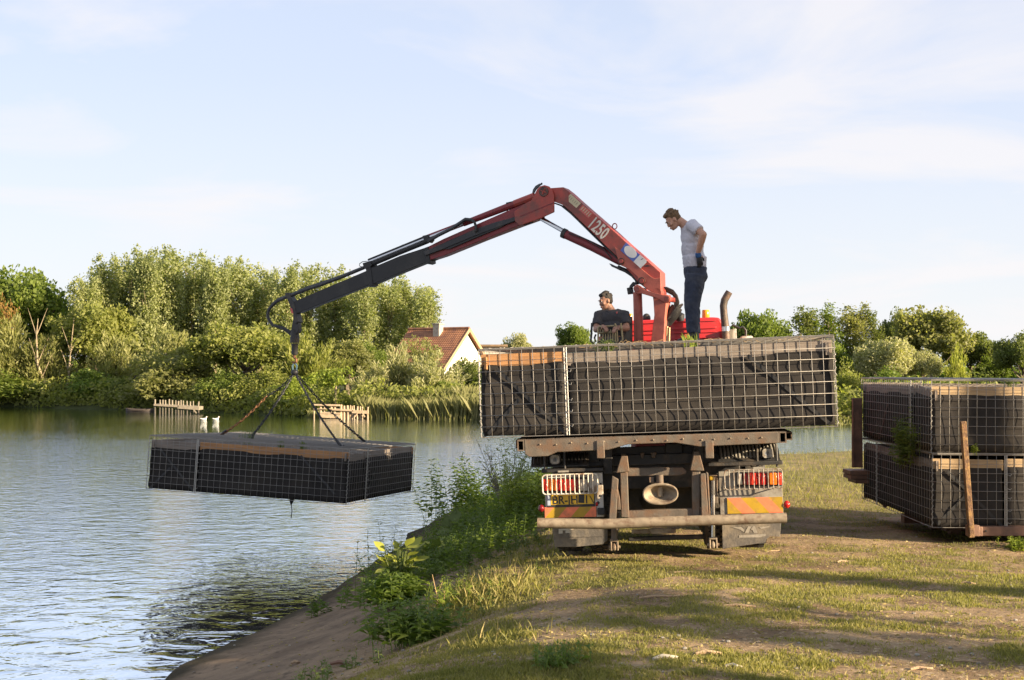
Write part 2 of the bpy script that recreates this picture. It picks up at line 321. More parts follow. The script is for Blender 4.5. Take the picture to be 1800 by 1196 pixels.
def height(X, Y):
    X = np.asarray(X, float); Y = np.asarray(Y, float); s = sdist(X, Y) + (fbm(X, Y, .8, 3, 5)-.5)*.35*np.clip(1-np.abs(Y-14)/26, 0, 1)
    base = -np.clip(.035*np.clip(Y-8, 0, None), 0, .36) - np.clip(.02*np.clip(X, 0, 8), 0, .12)
    base = base + (fbm(X, Y, .5, 3, 1)-.5)*.055*np.clip(s/3, 0, 1) + (fbm(X, Y, 3.2, 3, 2)-.5)*.035*np.clip(s, 0, 1)
    base = base + .05*np.exp(-(((X-.2)/1.2)**2 + ((Y-9.7)/.7)**2)) + .06*np.exp(-(((X-5.2)/.35)**2 + ((Y-13.9)/.22)**2)) + .05*np.exp(-(((X-6.2)/.35)**2 + ((Y-13.95)/.2)**2))
    P = np.interp(s, [0, .5, 1.2, 2.0, 2.8, 3.6, 4.4], [0, .10, .28, .56, .86, .97, 1.0])
    gentle = np.interp(s, [0, .5, 1.2, 2.0, 2.8, 3.6, 4.4, 5.2], [0, .07, .19, .36, .57, .79, .94, 1.0]); wq = np.clip((Y-10.2)/2.4, 0, 1); P = gentle*(1-wq) + P*wq
    zin = WATER + (base-WATER)*P + (fbm(X, Y, 4.5, 3, 9)-.5)*.05*np.clip(s/.6, 0, 1)*np.clip(2.6-s, 0, 1)
    zout = WATER - np.where(s < 0, np.minimum(.30*-s, 1.7), 0)
    t = Y - np.interp(X, FARX, FARY); tn = t + (fbm(X, Y, .3, 2, 4)-.5)*1.6
    zfar = np.where(tn < 0, WATER + .45*tn, WATER + np.interp(tn, [0, .6, 3, 12, 60, 500], [0, .25, .7, .95, 1.2, 2.0]))
    z = np.where(s > 0, zin, np.maximum(zout, np.where(t > -8, zfar, -9)))
    return np.maximum(z, WATER-1.7)
def hz(x, y): return float(height(np.array([x]), np.array([y]))[0])
def grass_mask(X, Y):
    s = sdist(X, Y); n = fbm(X, Y, 2.6, 5, 11); n2 = fbm(X, Y, .45, 3, 12)
    g = np.clip((n-.40)*4.0 + (n2-.5)*1.6, 0, 1)*.80 + .20
    T = np.interp(Y, [7, 9, 12, 14], [3.1, 2.6, 2.1, 1.5]); g = g*np.clip((s-T)/1.1, 0, 1)
    g = np.where((Y > 18), np.clip(g+.45, 0, 1)*np.clip((s-.5)/.5, 0, 1), g)
    bare = np.exp(-(((X-.5)/.95)**2 + ((Y-9.9)/.75)**2))*.9 + np.exp(-(((X-.6)/1.3)**2 + ((Y-8.2)/.5)**2))*.55 + np.exp(-(((X-3.4)/1.3)**2 + ((Y-15)/1.8)**2))*.6
    lush = np.exp(-(((X+.35)/.45)**2 + ((Y-11.3)/.7)**2))*1.0 + np.exp(-(((X+.15)/.35)**2 + ((Y-8.5)/.5)**2))*.5
    return np.clip(g - bare + lush*np.clip((s-T)/.5, 0, 1), 0, 1)
def grow(a, b, st, k):
    r = [a]
    while abs(r[-1]) < abs(b): r.append(r[-1] + st*np.sign(b-a)); st *= k
    return r
xs = sorted(set([round(v, 3) for v in list(np.arange(-9, 9.01, .1)) + grow(-9, -600, .2, 1.12) + grow(9, 600, .2, 1.12)]))
ys = [round(v, 3) for v in list(np.arange(4, 17, .09)) + list(np.arange(17, 38, .22)) + list(np.arange(38, 130, 1.5)) + [130+ (1.5*1.15**k-1.5)/.15 for k in range(1, 28)]]
ys = [float(-y) for y in reversed(grow(2, 60, 2, 1.2))] + [0.0, 1, 2, 3] + ys
GX, GY = np.meshgrid(xs, ys); GZ = height(GX, GY); nx, ny = len(xs), len(ys)
ii = (np.arange(ny-1)[:, None]*nx + np.arange(nx-1)[None, :]).ravel()
gme = mesh_np('ground', np.stack([GX.ravel(), GY.ravel(), GZ.ravel()], 1), np.stack([ii, ii+1, ii+nx+1, ii+nx], 1))
for nm, arr in (('grass', grass_mask(GX, GY)), ('shore', np.clip(sdist(GX, GY)/4, -1, 1)), ('far', ((GY - np.interp(GX, FARX, FARY)) > -2).astype(float))):
    a = gme.attributes.new(nm, 'FLOAT', 'POINT'); a.data.foreach_set('value', arr.ravel().astype(np.float32))
def ground_material():
    m = bpy.data.materials.new('ground_soil'); m.use_nodes = True; t = m.node_tree; p = t.nodes['Principled BSDF']; p.inputs['Roughness'].default_value = .95; p.inputs['Specular IOR Level'].default_value = .2
    g = N(t, 'ShaderNodeNewGeometry')
    def noise(sc, det=6, ro=.6):
        n = N(t, 'ShaderNodeTexNoise'); n.inputs['Scale'].default_value = sc; n.inputs['Detail'].default_value = det; n.inputs['Roughness'].default_value = ro; t.links.new(g.outputs['Position'], n.inputs['Vector']); return n.outputs['Fac']
    def rng_(src, a, b, c=0, d=1):
        r = N(t, 'ShaderNodeMapRange'); r.inputs[1].default_value = a; r.inputs[2].default_value = b; r.inputs[3].default_value = c; r.inputs[4].default_value = d; t.links.new(src, r.inputs[0]); return r.outputs[0]
    def mix(f, a, b, bt='MIX'):
        x = N(t, 'ShaderNodeMix', data_type='RGBA', blend_type=bt)
        for i, v in ((0, f), (6, a), (7, b)):
            if isinstance(v, tuple): x.inputs[i].default_value = (*v, 1)
            elif isinstance(v, (int, float)): x.inputs[i].default_value = v
            else: t.links.new(v, x.inputs[i])
        return x.outputs[2]
    def attr(n): a = N(t, 'ShaderNodeAttribute'); a.attribute_name = n; return a.outputs['Fac']
    def mth(op, a, b):
        x = N(t, 'ShaderNodeMath', op=op)
        for i, v in enumerate((a, b)):
            if isinstance(v, (int, float)): x.inputs[i].default_value = v
            else: t.links.new(v, x.inputs[i])
        return x.outputs[0]
    soil = mix(rng_(noise(1.6, 8), .35, .68), (.175, .116, .064), (.40, .285, .165))
    soil = mix(rng_(noise(26, 4), .56, .66), soil, (.48, .37, .235)); soil = mix(rng_(noise(19, 3), .60, .68), soil, (.10, .074, .048))
    sand = mix(rng_(noise(2.2, 8), .35, .7), (.17, .122, .082), (.33, .24, .155)); sand = mix(rng_(noise(9, 5), .55, .72), sand, (.11, .082, .057))
    wet_or_shaded = mix(rng_(noise(3, 5), .3, .7), (.045, .036, .020), (.075, .058, .030))
    sh = attr('shore'); shn = mth('ADD', sh, mth('MULTIPLY', mth('SUBTRACT', noise(1.3, 5), .5), .22))
    c = mix(rng_(shn, .42, .66), sand, soil); c = mix(rng_(shn, .015, .10), wet_or_shaded, c)
    c = mix(rng_(sh, -.35, -.02), (.012, .015, .008), c)
    gr = mth('ADD', attr('grass'), mth('MULTIPLY', mth('SUBTRACT', noise(7, 6, .7), .5), 1.1))
    gcol = mix(rng_(noise(3.5, 6), .35, .65), (.11, .115, .034), (.22, .19, .075))
    c = mix(rng_(gr, .42, .80, 0, .78), c, gcol); c = mix(attr('far'), c, (.05, .06, .018))
    t.links.new(c, p.inputs['Base Color'])
    b1 = N(t, 'ShaderNodeBump'); b1.inputs['Strength'].default_value = .55; b1.inputs['Distance'].default_value = .085; t.links.new(noise(9, 9, .72), b1.inputs['Height'])
    b2 = N(t, 'ShaderNodeBump'); b2.inputs['Strength'].default_value = .5; b2.inputs['Distance'].default_value = .012; t.links.new(noise(60, 4, .6), b2.inputs['Height']); t.links.new(b1.outputs[0], b2.inputs['Normal'])
    t.links.new(b2.outputs[0], p.inputs['Normal']); return m
tag(finish(gme, 'ground', ground_material(), None, False, 3.0, 0), kind='structure')
# ------------------------------------------------------------------ pond water
def water_material():
    m = bpy.data.materials.new('pond_water'); m.use_nodes = True; t = m.node_tree; t.nodes.clear()
    g = N(t, 'ShaderNodeNewGeometry'); sp = N(t, 'ShaderNodeSeparateXYZ'); t.links.new(g.outputs['Position'], sp.inputs[0])
    def noise(scale, sc, det, ro, dist=0.0, rot=0):
        mp = N(t, 'ShaderNodeMapping'); mp.inputs['Scale'].default_value = scale; mp.inputs['Rotation'].default_value = (0, 0, rot); t.links.new(g.outputs['Position'], mp.inputs[0])
        n = N(t, 'ShaderNodeTexNoise'); n.inputs['Scale'].default_value = sc; n.inputs['Detail'].default_value = det; n.inputs['Roughness'].default_value = ro; n.inputs['Distortion'].default_value = dist; t.links.new(mp.outputs[0], n.inputs['Vector']); return n.outputs['Fac']
    def mth(op, a, b, c=None):
        x = N(t, 'ShaderNodeMath', op=op)
        for i, v in enumerate((a, b, c)):
            if v is None: continue
            if isinstance(v, (int, float)): x.inputs[i].default_value = v
            else: t.links.new(v, x.inputs[i])
        return x.outputs[0]
    def rng_(src, a, b, c=0, d=1):
        r = N(t, 'ShaderNodeMapRange'); r.inputs[1].default_value = a; r.inputs[2].default_value = b; r.inputs[3].default_value = c; r.inputs[4].default_value = d; t.links.new(src, r.inputs[0]); return r.outputs[0]
    lee = mth('SQRT', mth('ADD', mth('POWER', mth('ADD', sp.outputs['X'], 4.1), 2.0), mth('POWER', mth('MULTIPLY', mth('SUBTRACT', sp.outputs['Y'], 12.8), .55), 2.0)), None)
    lee = rng_(mth('ADD', lee, mth('MULTIPLY', noise((1, 1, 1), .8, 3, .5), 1.2)), 1.8, 4.2, .22, 1.0)
    h = mth('ADD', mth('MULTIPLY', noise((.9, 1.2, 1), 2.4, 3, .5, .8, .35), .9), mth('MULTIPLY', noise((.9, 1.3, 1), 7.5, 3, .5, .5, -.3), mth('MULTIPLY', lee, .36)))
    h = mth('ADD', h, mth('MULTIPLY', noise((1, 1, 1), 21, 2, .5), mth('MULTIPLY', lee, .05)))
    edge = mth('ADD', sp.outputs['Y'], mth('MULTIPLY', mth('SUBTRACT', noise((.3, 1, 1), .25, 4, .6), .5), 14.0))
    edge = mth('ADD', edge, mth('MULTIPLY', mth('MINIMUM', sp.outputs['X'], 0.0), .42)); edge = mth('SUBTRACT', edge, mth('MULTIPLY', mth('MAXIMUM', mth('SUBTRACT', sp.outputs['X'], 1.0), 0.0), 2.5))          # the wind lee runs along the far bank, farther out on the left
    calm = rng_(edge, 43, 50, 1.0, .55)
    patch = rng_(noise((1, .5, 1), .09, 3, .5), .35, .65, .65, 1.0)
    b = N(t, 'ShaderNodeBump'); b.inputs['Distance'].default_value = .046; t.links.new(mth('MULTIPLY', mth('MULTIPLY', calm, patch), 1.0), b.inputs['Strength']); t.links.new(h, b.inputs['Height'])
    fr = N(t, 'ShaderNodeFresnel'); fr.inputs['IOR'].default_value = 1.333; t.links.new(b.outputs[0], fr.inputs['Normal'])
    gl = N(t, 'ShaderNodeBsdfGlossy'); gl.inputs['Roughness'].default_value = .03; gl.inputs['Color'].default_value = (.90, .955, 1.0, 1); t.links.new(b.outputs[0], gl.inputs['Normal'])
    tr = N(t, 'ShaderNodeBsdfTransparent'); tr.inputs['Color'].default_value = (.55, .47, .30, 1)
    ms = N(t, 'ShaderNodeMixShader'); t.links.new(fr.outputs[0], ms.inputs[0]); t.links.new(tr.outputs[0], ms.inputs[1]); t.links.new(gl.outputs[0], ms.inputs[2])
    o = N(t, 'ShaderNodeOutputMaterial'); t.links.new(ms.outputs[0], o.inputs[0]); return m
tag(MB().add([(-420, -70, WATER), (420, -70, WATER), (420, 135, WATER), (-420, 135, WATER)], [(0, 1, 2, 3)]).build('pond_water', water_material(), smooth=None), kind='structure')
# ------------------------------------------------------------------ foliage meshes
def leaf_mesh(name, P, size, asp=.5, axis=None, spread=1.0, g=None):
    g = g or rng; n = len(P); P = np.asarray(P)
    a = g.normal(size=(n, 3))
    if axis is not None: a = np.asarray(axis) + a*spread
    a /= np.linalg.norm(a, axis=1)[:, None]+1e-9; b = np.cross(a, g.normal(size=(n, 3))); b /= np.linalg.norm(b, axis=1)[:, None]+1e-9
    s = (size*g.uniform(.6, 1.35, n))[:, None]; nrm = np.cross(a, b)
    V = np.empty((n, 4, 3)); V[:, 0] = P - a*s/2; V[:, 2] = P + a*s/2; V[:, 1] = P + b*s*asp/2 + nrm*s*.08; V[:, 3] = P - b*s*asp/2 + nrm*s*.08
    return mesh_np(name, V.reshape(-1, 3), np.arange(n*4).reshape(n, 4))
def clumps(cent, sig, per, g):
    cent = np.asarray(cent); k = len(cent); d = g.normal(size=(k, per, 3)); r = np.linalg.norm(d, axis=2, keepdims=True); d = d/r*np.minimum(r, 1.9)
    return (cent[:, None, :] + d*np.asarray(sig)*g.uniform(.7, 1.3, (k, 1, 1))).reshape(-1, 3)
def poplar_crown(seed, H=12.5, W=1.9):
    g = np.random.default_rng(seed); P = []
    for i in range(30):                                          # upswept branch tongues, gaps between them
        t = g.uniform(.02, .86); th = g.uniform(0, 2*np.pi); pr = W*np.clip(np.sin(np.pi*np.clip(.16+.78*t, 0, 1))**.4, .3, 1)*g.uniform(.3, .95); L = g.uniform(2.2, 4.4)*(1-.40*t); z0 = .8+t*(H-2.6)
        m = int(95+56*L); u = g.random(m)**.8; out = pr*(.25+.75*u**.7); sg = (.13+.22*np.sin(np.pi*np.clip(u, .05, .95)))[:, None]
        c = np.stack([out*math.cos(th), out*math.sin(th), z0+u*L], 1); d = g.normal(size=(m, 3))*sg*np.array([1, 1, 1.1]); P.append(c+d)
    m = 260; u = g.random(m); P.append(np.stack([g.normal(size=m)*.45, g.normal(size=m)*.45, H*(.35+.55*u)], 1))
    P = np.concatenate(P); P = P[P[:, 2] < H+.3]; return leaf_mesh('poplar_leaves', P, .23, .62, g=g)
def broad_crown(seed, n=95, per=170, flat=.85, hollow=.55):
    g = np.random.default_rng(seed); d = g.normal(size=(n, 3)); d /= np.linalg.norm(d, axis=1)[:, None]; d[:, 2] = np.abs(d[:, 2])*1.0 - .25*(g.random(n) < .35)
    r = g.uniform(hollow, 1.0, n)[:, None]; bump = 1 + .22*np.sin(d[:, :1]*5+seed)*np.cos(d[:, 1:2]*4+seed*2)
    c = d*r*bump*np.array([1.0, 1.0, flat])*2.2 + np.array([0, 0, 2.4]); P = clumps(c, (.30, .30, .24), per, g); return leaf_mesh('broad_leaves', P, .185, .62, g=g)
def willow_crown(seed, n=34, per=190, up=1.0):
    g = np.random.default_rng(seed); P = []; A = []
    for i in range(n):
        th = g.uniform(0, 2*np.pi); lean = g.uniform(.05, .75)*(1.2-up*.2); L = g.uniform(2.6, 4.6)*(1-.30*lean); b = np.array([g.normal()*.3, g.normal()*.3, .15])
        u = g.uniform(.12, 1, per)**.8; out = np.array([math.cos(th)*lean, math.sin(th)*lean, 1.0]); out /= np.linalg.norm(out)
        path = b + u[:, None]*L*out + (u**2)[:, None]*np.array([math.cos(th), math.sin(th), -.35])*lean*1.0
        rad = .10 + .34*np.sin(np.pi*np.clip(u, 0, .97)); dv = g.normal(size=(per, 3))*rad[:, None]*.75
        P.append(path+dv); A.append(out[None, :]*1.1 + dv*1.2)
    return leaf_mesh('willow_leaves', np.concatenate(P), .34, .24, np.concatenate(A), .45, g)
def bush_crown(seed, n=80, per=130):
    g = np.random.default_rng(seed); d = g.normal(size=(n, 3)); d /= np.linalg.norm(d, axis=1)[:, None]; d[:, 2] = np.abs(d[:, 2])
    c = d*g.uniform(.55, 1.0, n)[:, None]*np.array([1.5, 1.5, 1.9])*(1+.2*np.sin(d[:, :1]*6+seed)) + np.array([0, 0, .25]); P = clumps(c, (.24, .24, .22), per, g); P[:, 2] = np.abs(P[:, 2]); return leaf_mesh('bush_leaves', P, .15, .55, g=g)
def stats(me):
    a = np.empty(len(me.vertices)*3, np.float32); me.vertices.foreach_get('co', a); a = a.reshape(-1, 3); return (np.percentile(a[:, 2], 99.7), np.percentile(a[:, 0], 99)-np.percentile(a[:, 0], 1))
CROWN = {'poplar': [poplar_crown(s, 12.5, w_) for s, w_ in ((1, 1.8), (2, 2.0), (3, 1.7), (4, 1.9), (5, 1.8), (6, 2.0))], 'broad': [broad_crown(s) for s in (11, 12, 13, 14)],
         'willow': [willow_crown(s) for s in (21, 22, 23, 24)], 'bush': [bush_crown(s) for s in (31, 32, 33, 34)], 'sparse': [broad_crown(41, 34, 60, 1.0, .3)]}
CST = {k: [stats(m) for m in v] for k, v in CROWN.items()}
def trunk_mesh(kind, H, seed):
    g = random.Random(seed); b = MB()
    if kind in ('poplar',):
        b.tube([(0, 0, -.3), (.03, 0, H*.3), (-.02, .04, H*.65), (.02, 0, H*.95)], [.17, .13, .08, .02], 7)
        for i in range(14):
            z = H*(.12+.75*i/14); th = g.uniform(0, 6.28); b.tube([(0, 0, z), (.35*math.cos(th), .35*math.sin(th), z+.7), (.7*math.cos(th), .7*math.sin(th), z+1.9)], [.05, .03, .01], 5)
    elif kind in ('broad', 'sparse'):
        b.tube([(0, 0, -.3), (.05, 0, H*.25), (0, .05, H*.5)], [.24, .18, .11], 8)
        for i in range(9):
            th = 6.28*i/9 + g.uniform(-.3, .3); z = H*g.uniform(.22, .48); L = g.uniform(1.0, 1.9); b.tube([(0, 0, z), (L*.5*math.cos(th), L*.5*math.sin(th), z+H*.12), (L*math.cos(th), L*math.sin(th), z+H*.32)], [.08, .05, .015], 5)
    else:
        for i in range(7):
            th = 6.28*i/7 + g.uniform(-.3, .3); l = g.uniform(.2, .9); b.tube([(.1*math.cos(th), .1*math.sin(th), -.25), (l*.5*math.cos(th), l*.5*math.sin(th), H*.3), (l*1.3*math.cos(th), l*1.3*math.sin(th), H*.72)], [.08, .05, .015], 5)
    return b
_tc = {}; _k = [0]
def tree(name, kind, px, top, Y, wpx, leaf, label, group=None, cat='tree', bark='bark', base=None, rot=None, x=None, ztop=None, wm=None, hue=None):
    _k[0] += 1; v = _k[0] % len(CROWN[kind]); me = CROWN[kind][v]; H0, W0 = CST[kind][v]
    p = at(px, top, Y) if x is None else Vector((x, Y, ztop)); gz = hz(p.x, Y) if base is None else base
    wid = wpx*Y/FPX if wm is None else wm; h = p.z - gz
    e = empty(name, (p.x, Y, gz), (0, 0, random.uniform(0, 6.28) if rot is None else rot), label, cat, group)
    key = (kind, v)
    if key not in _tc: _tc[key] = trunk_mesh(kind, H0*.9, v+5).mesh('trunk')
    t = bpy.data.objects.new('trunk', _tc[key]); C.objects.link(t)
    if not t.data.materials: t.data.materials.append(MATS['bark'])
    t.material_slots[0].link = 'OBJECT'; t.material_slots[0].material = MATS[bark]
    c = bpy.data.objects.new('crown', me); C.objects.link(c)
    if not me.materials: me.materials.append(MATS[leaf])
    c.material_slots[0].link = 'OBJECT'; c.material_slots[0].material = MATS[leaf]
    for o in (t, c): o.parent = e; o.scale = (wid/W0, wid/W0, h/H0)
    return e
ORD = ['first', 'second', 'third', 'fourth', 'fifth', 'sixth', 'seventh', 'eighth', 'ninth', 'tenth', 'eleventh', 'twelfth', 'thirteenth', 'fourteenth', 'fifteenth', 'sixteenth']
POP = [(150, 488), (190, 452), (228, 446), (262, 440), (300, 436), (338, 446), (378, 455), (418, 458), (462, 470), (505, 466), (548, 468), (590, 474), (640, 492), (682, 492), (722, 486), (752, 512)]
for i, (x, y) in enumerate(POP):
    tree('poplar_tree', 'poplar', x, y, 103 + (i % 3)*1.6, 54 + 5*(i*7 % 3), 'leaf_poplar', f'tall poplar, {ORD[i]} from the left in the row beyond the pond', 'poplars in the row beyond the pond', 'poplar', 'bark_pale')
for i in range(len(POP)-1):
    (xa, ya), (xb, yb) = POP[i], POP[i+1]; tree('poplar_tree', 'poplar', (xa+xb)/2, (ya+yb)/2+5, 108.5, 50, 'leaf_poplar', f'poplar in the back row beyond the pond, between the {ORD[i]} and {ORD[i+1]} front poplars', 'poplars in the row beyond the pond', 'poplar', 'bark_pale')
FAR = [  # kind, px, top px, distance, width px, leaf, name, label
 ('broad', 28, 478, 108, 165, 'leaf_green', 'broadleaf_tree', 'big dark green tree at the far left edge beyond the pond'),
 ('broad', 92, 512, 112, 80, 'leaf_dark', 'broadleaf_tree', 'grey green tree behind the big dark one at far left'),
 ('sparse', 8, 522, 103, 50, 'leaf_rust', 'dying_tree', 'rust brown dying treetop at the far left edge'),
 ('broad', 165, 540, 101, 130, 'leaf_yellowgreen', 'broadleaf_tree', 'yellow green round tree in front of the left poplars'),
 ('willow', 22, 560, 99.5, 130, 'leaf_olive', 'willow_tree', 'olive willow on the water edge at far left'),
 ('willow', 78, 590, 99, 90, 'leaf_olive', 'willow_tree', 'olive willow just left of the pale bare trunks'),
 ('bush', 45, 655, 98.6, 150, 'leaf_green', 'waterside_bush', 'green bush at the waterline under the far left willow'),
 ('willow', 205, 590, 98, 100, 'leaf_willow', 'willow_tree', 'pale willow between the bare trunks and the dark hut'),
 ('bush', 175, 652, 95.5, 120, 'leaf_nettle', 'waterside_bush', 'deep green low bush right of the bare trunks'),
 ('bush', 225, 665, 93, 70, 'leaf_dark', 'waterside_bush', 'dark bush below the dark hut by the moored boat'),
 ('willow', 308, 578, 93, 150, 'leaf_willow', 'willow_tree', 'pale topped willow right of the dark hut'),
 ('bush', 312, 620, 90, 155, 'leaf_olive', 'waterside_bush', 'dull olive rounded bush behind the left jetty'),
 ('broad', 432, 572, 89, 150, 'leaf_yellowgreen', 'broadleaf_tree', 'bright yellow green tree behind the left sling chain'),
 ('bush', 395, 655, 86, 90, 'leaf_green', 'waterside_bush', 'green bush above the two white ducks'),
 ('bush', 470, 640, 84.5, 110, 'leaf_yellowgreen', 'waterside_bush', 'yellow green bush at the waterline below the crane hook'),
 ('willow', 545, 588, 86, 110, 'leaf_yellowgreen', 'willow_tree', 'yellow green willow right of the crane hook'),
 ('bush', 530, 660, 80.5, 80, 'leaf_fresh', 'waterside_bush', 'light green bush left of the bright jetty'),
 ('broad', 610, 600, 90, 100, 'leaf_olive', 'broadleaf_tree', 'olive tree behind the young staked tree'),
 ('broad', 648, 608, 91, 60, 'leaf_green', 'broadleaf_tree', 'dark green tree left of the silver willows'),
 ('willow', 655, 640, 80, 66, 'leaf_silver', 'willow_tree', 'small silver willow above the bright jetty'),
 ('willow', 704, 606, 81, 92, 'leaf_silver', 'willow_tree', 'tall silver willow left of the house'),
 ('willow', 757, 622, 79, 86, 'leaf_silver', 'willow_tree', 'silver willow in front of the red roof'),
 ('sparse', 745, 592, 85, 80, 'leaf_olive', 'thin_tree', 'thin olive tree standing against the red roof'),
 ('bush', 820, 632, 82, 70, 'leaf_dark', 'garden_bush', 'dark bush at the foot of the house gable'),
 ('bush', 800, 672, 78, 90, 'leaf_green', 'waterside_bush', 'green bush on the bank below the house'),
 ('broad', 912, 588, 118, 56, 'leaf_silver', 'broadleaf_tree', 'pale feathery tree behind the flat roofed shed'),
 ('bush', 890, 640, 80, 110, 'leaf_green', 'waterside_bush', 'green bush hidden behind the left end of the loaded cage'),
 ('broad', 1012, 572, 112, 62, 'leaf_green', 'broadleaf_tree', 'green tree left of the crane operator'),
 ('broad', 1338, 550, 105, 96, 'leaf_green', 'broadleaf_tree', 'round green tree right of the exhaust pipe'),
 ('broad', 1262, 586, 108, 90, 'leaf_green', 'broadleaf_tree', 'low green tree seen under the exhaust pipe'),
 ('poplar', 1418, 542, 96, 62, 'leaf_dark', 'poplar_tree', 'dark leaning poplar, leftmost of the trees above the stack'),
 ('poplar', 1456, 535, 96, 58, 'leaf_green', 'poplar_tree', 'dark poplar, second from left above the stack'),
 ('poplar', 1500, 536, 97, 62, 'leaf_olive', 'poplar_tree', 'sunlit olive poplar left of the narrow one'),
 ('poplar', 1532, 547, 97, 36, 'leaf_dark', 'poplar_tree', 'narrow dark poplar above the stacked cages'),
 ('broad', 1573, 549, 98, 66, 'leaf_dark', 'broadleaf_tree', 'dark tree left of the big round olive tree'),
 ('broad', 1634, 546, 92, 132, 'leaf_olive', 'broadleaf_tree', 'big round olive tree above the stacked cages'),
 ('broad', 1706, 588, 94, 90, 'leaf_dark', 'broadleaf_tree', 'dull green tree right of the big round olive tree'),
 ('broad', 1740, 628, 92, 60, 'leaf_green', 'broadleaf_tree', 'low green tree in the dip of the right skyline'),
 ('broad', 1798, 586, 88, 90, 'leaf_dark', 'broadleaf_tree', 'dark tree cut by the right edge of the view'),
 ('broad', 1556, 598, 80, 100, 'leaf_silver', 'willow_tree', 'big silver willow behind the stacked cages'),
 ('broad', 1618, 616, 81, 62, 'leaf_silver', 'willow_tree', 'smaller silver willow right of the big one'),
 ('willow', 1681, 608, 79, 30, 'leaf_pale', 'slender_tree', 'bright yellow green slender tree right of the silver willows'),
 ('bush', 1490, 638, 72, 70, 'leaf_yellowgreen', 'waterside_bush', 'yellow green bush left of the stacked cages'),
 ('broad', 1446, 600, 82, 90, 'leaf_green', 'broadleaf_tree', 'dark green tree behind the right end of the loaded cage'),
 ('bush', 1405, 640, 71, 100, 'leaf_green', 'waterside_bush', 'green bush behind the right end of the loaded cage'),
 ('bush', 1570, 650, 70, 120, 'leaf_green', 'waterside_bush', 'green bush low behind the upper stacked cage'),
 ('bush', 1690, 655, 70, 120, 'leaf_dark', 'waterside_bush', 'dark bush low behind the upper stacked cage at right'),
]
for k, px, top, Y, wpx, leaf, nm, lab in FAR: tree(nm, k, px, top, Y, wpx, leaf, lab, cat='bush' if k == 'bush' else 'tree')
# pale bare trunks on the far shore
for (pts, lab) in (([(110, 714, 98.2), (118, 690, 98.2), (121, 655, 98.2), (124, 620, 98.2), (130, 560, 98.4)], 'pale straight bare trunk leaning right on the far shore'),
                   ([(98, 716, 98.0), (88, 690, 98.0), (74, 664, 98.0), (66, 640, 98.0), (64, 590, 98.2), (67, 560, 98.2)], 'pale crooked bare trunk leaning left on the far shore')):
    P = [at(*q) for q in pts]; P[0].z = hz(P[0].x, P[0].y)-.1; e = empty('bare_tree', P[0], label=lab, cat='tree'); n = len(P)
    MB().tube(P, [.17-.15*i/(n-1) for i in range(n)], 8).build('trunk', 'bark_pale', e, True)
    b = MB()
    for i in range(1, n-1):
        for sg in (-1, 1): q = P[i]; b.tube([q, q+Vector((sg*.25, .1, .7)), q+Vector((sg*.75, .2, 1.7+.1*i))], [.045, .03, .01], 5)
    b.build('limb', 'bark_pale', e, True)
# young staked tree by the bright jetty
p = at(590, 728, 76.2); e = empty('young_tree', (p.x, 76.2, hz(p.x, 76.2)), label='young tree on a thin pale trunk behind the bright jetty', cat='tree')
MB().tube([(0, 0, -.2), (.02, 0, 1.0), (0, 0, 2.0)], [.07, .06, .03], 6).build('trunk', 'bark_pale', e)
g = np.random.default_rng(77); finish(leaf_mesh('crown', clumps([(g.normal()*.45, g.normal()*.4, 1.7+g.random()*.9) for _ in range(14)], (.22, .2, .16), 60, g), .2, .5, g=g), 'crown', 'leaf_fresh', e, False, None, 0)
# reeds: a continuous belt, far left, in front of the house, and right
def reeds(segs, n, g):
    V = []; F = []; k = 0
    for (x0, x1, hgt) in segs:
        m = int(n*(x1-x0)); X = g.uniform(x0, x1, m); Y = np.interp(X, FARX, FARY) + g.uniform(-1.2, 2.2, m); Z = np.maximum(height(X, Y), WATER)-.1; h = hgt*g.uniform(.5, 1.15, m)*(0.75+.5*vnoise(X, Y, .5, 8)); th = g.uniform(-.9, .9, m); ln = g.normal(size=m)*.22
        w_ = .022
        a = np.stack([X-w_*np.cos(th), Y-w_*np.sin(th), Z], 1); b = np.stack([X+w_*np.cos(th), Y+w_*np.sin(th), Z], 1); c = np.stack([X+ln*h+w_, Y+ln*.3, Z+h*.97], 1); d = np.stack([X+ln*h*.5-w_, Y, Z+h*.7], 1)
        V.append(np.stack([a, b, c, d], 1).reshape(-1, 3)); F.append(np.arange(m*4).reshape(m, 4)+k); k += m*4
    return mesh_np('reed_bed', np.concatenate(V), np.concatenate(F))
tag(finish(reeds([(-8.8, -1.0, 1.25), (-1.0, 5, 1.0), (13, 30, .30), (-12, -8.8, .6)], 620, rng), 'reed_bed', 'reed_leaf', None, False, None, 0), 'pale reeds along the far waterline below the house', 'reeds', kind='stuff')
# rank growth along the rest of the far shore
def scrub(n, g):
    X = g.uniform(-45, 45, n); Y = np.interp(X, FARX, FARY)+np.abs(g.normal(size=n))*2.2+.2; Z = height(X, Y); P = np.stack([X, Y, Z + g.random(n)**1.5*1.3*(.5+vnoise(X, Y, .6, 3))], 1); return leaf_mesh('shore_scrub', P, .30, .5, g=g)
tag(finish(scrub(30000, rng), 'shore_scrub', 'leaf_yellowgreen', None, False, None, 0), 'low green scrub covering the far shore behind the waterline', 'scrub', kind='stuff')
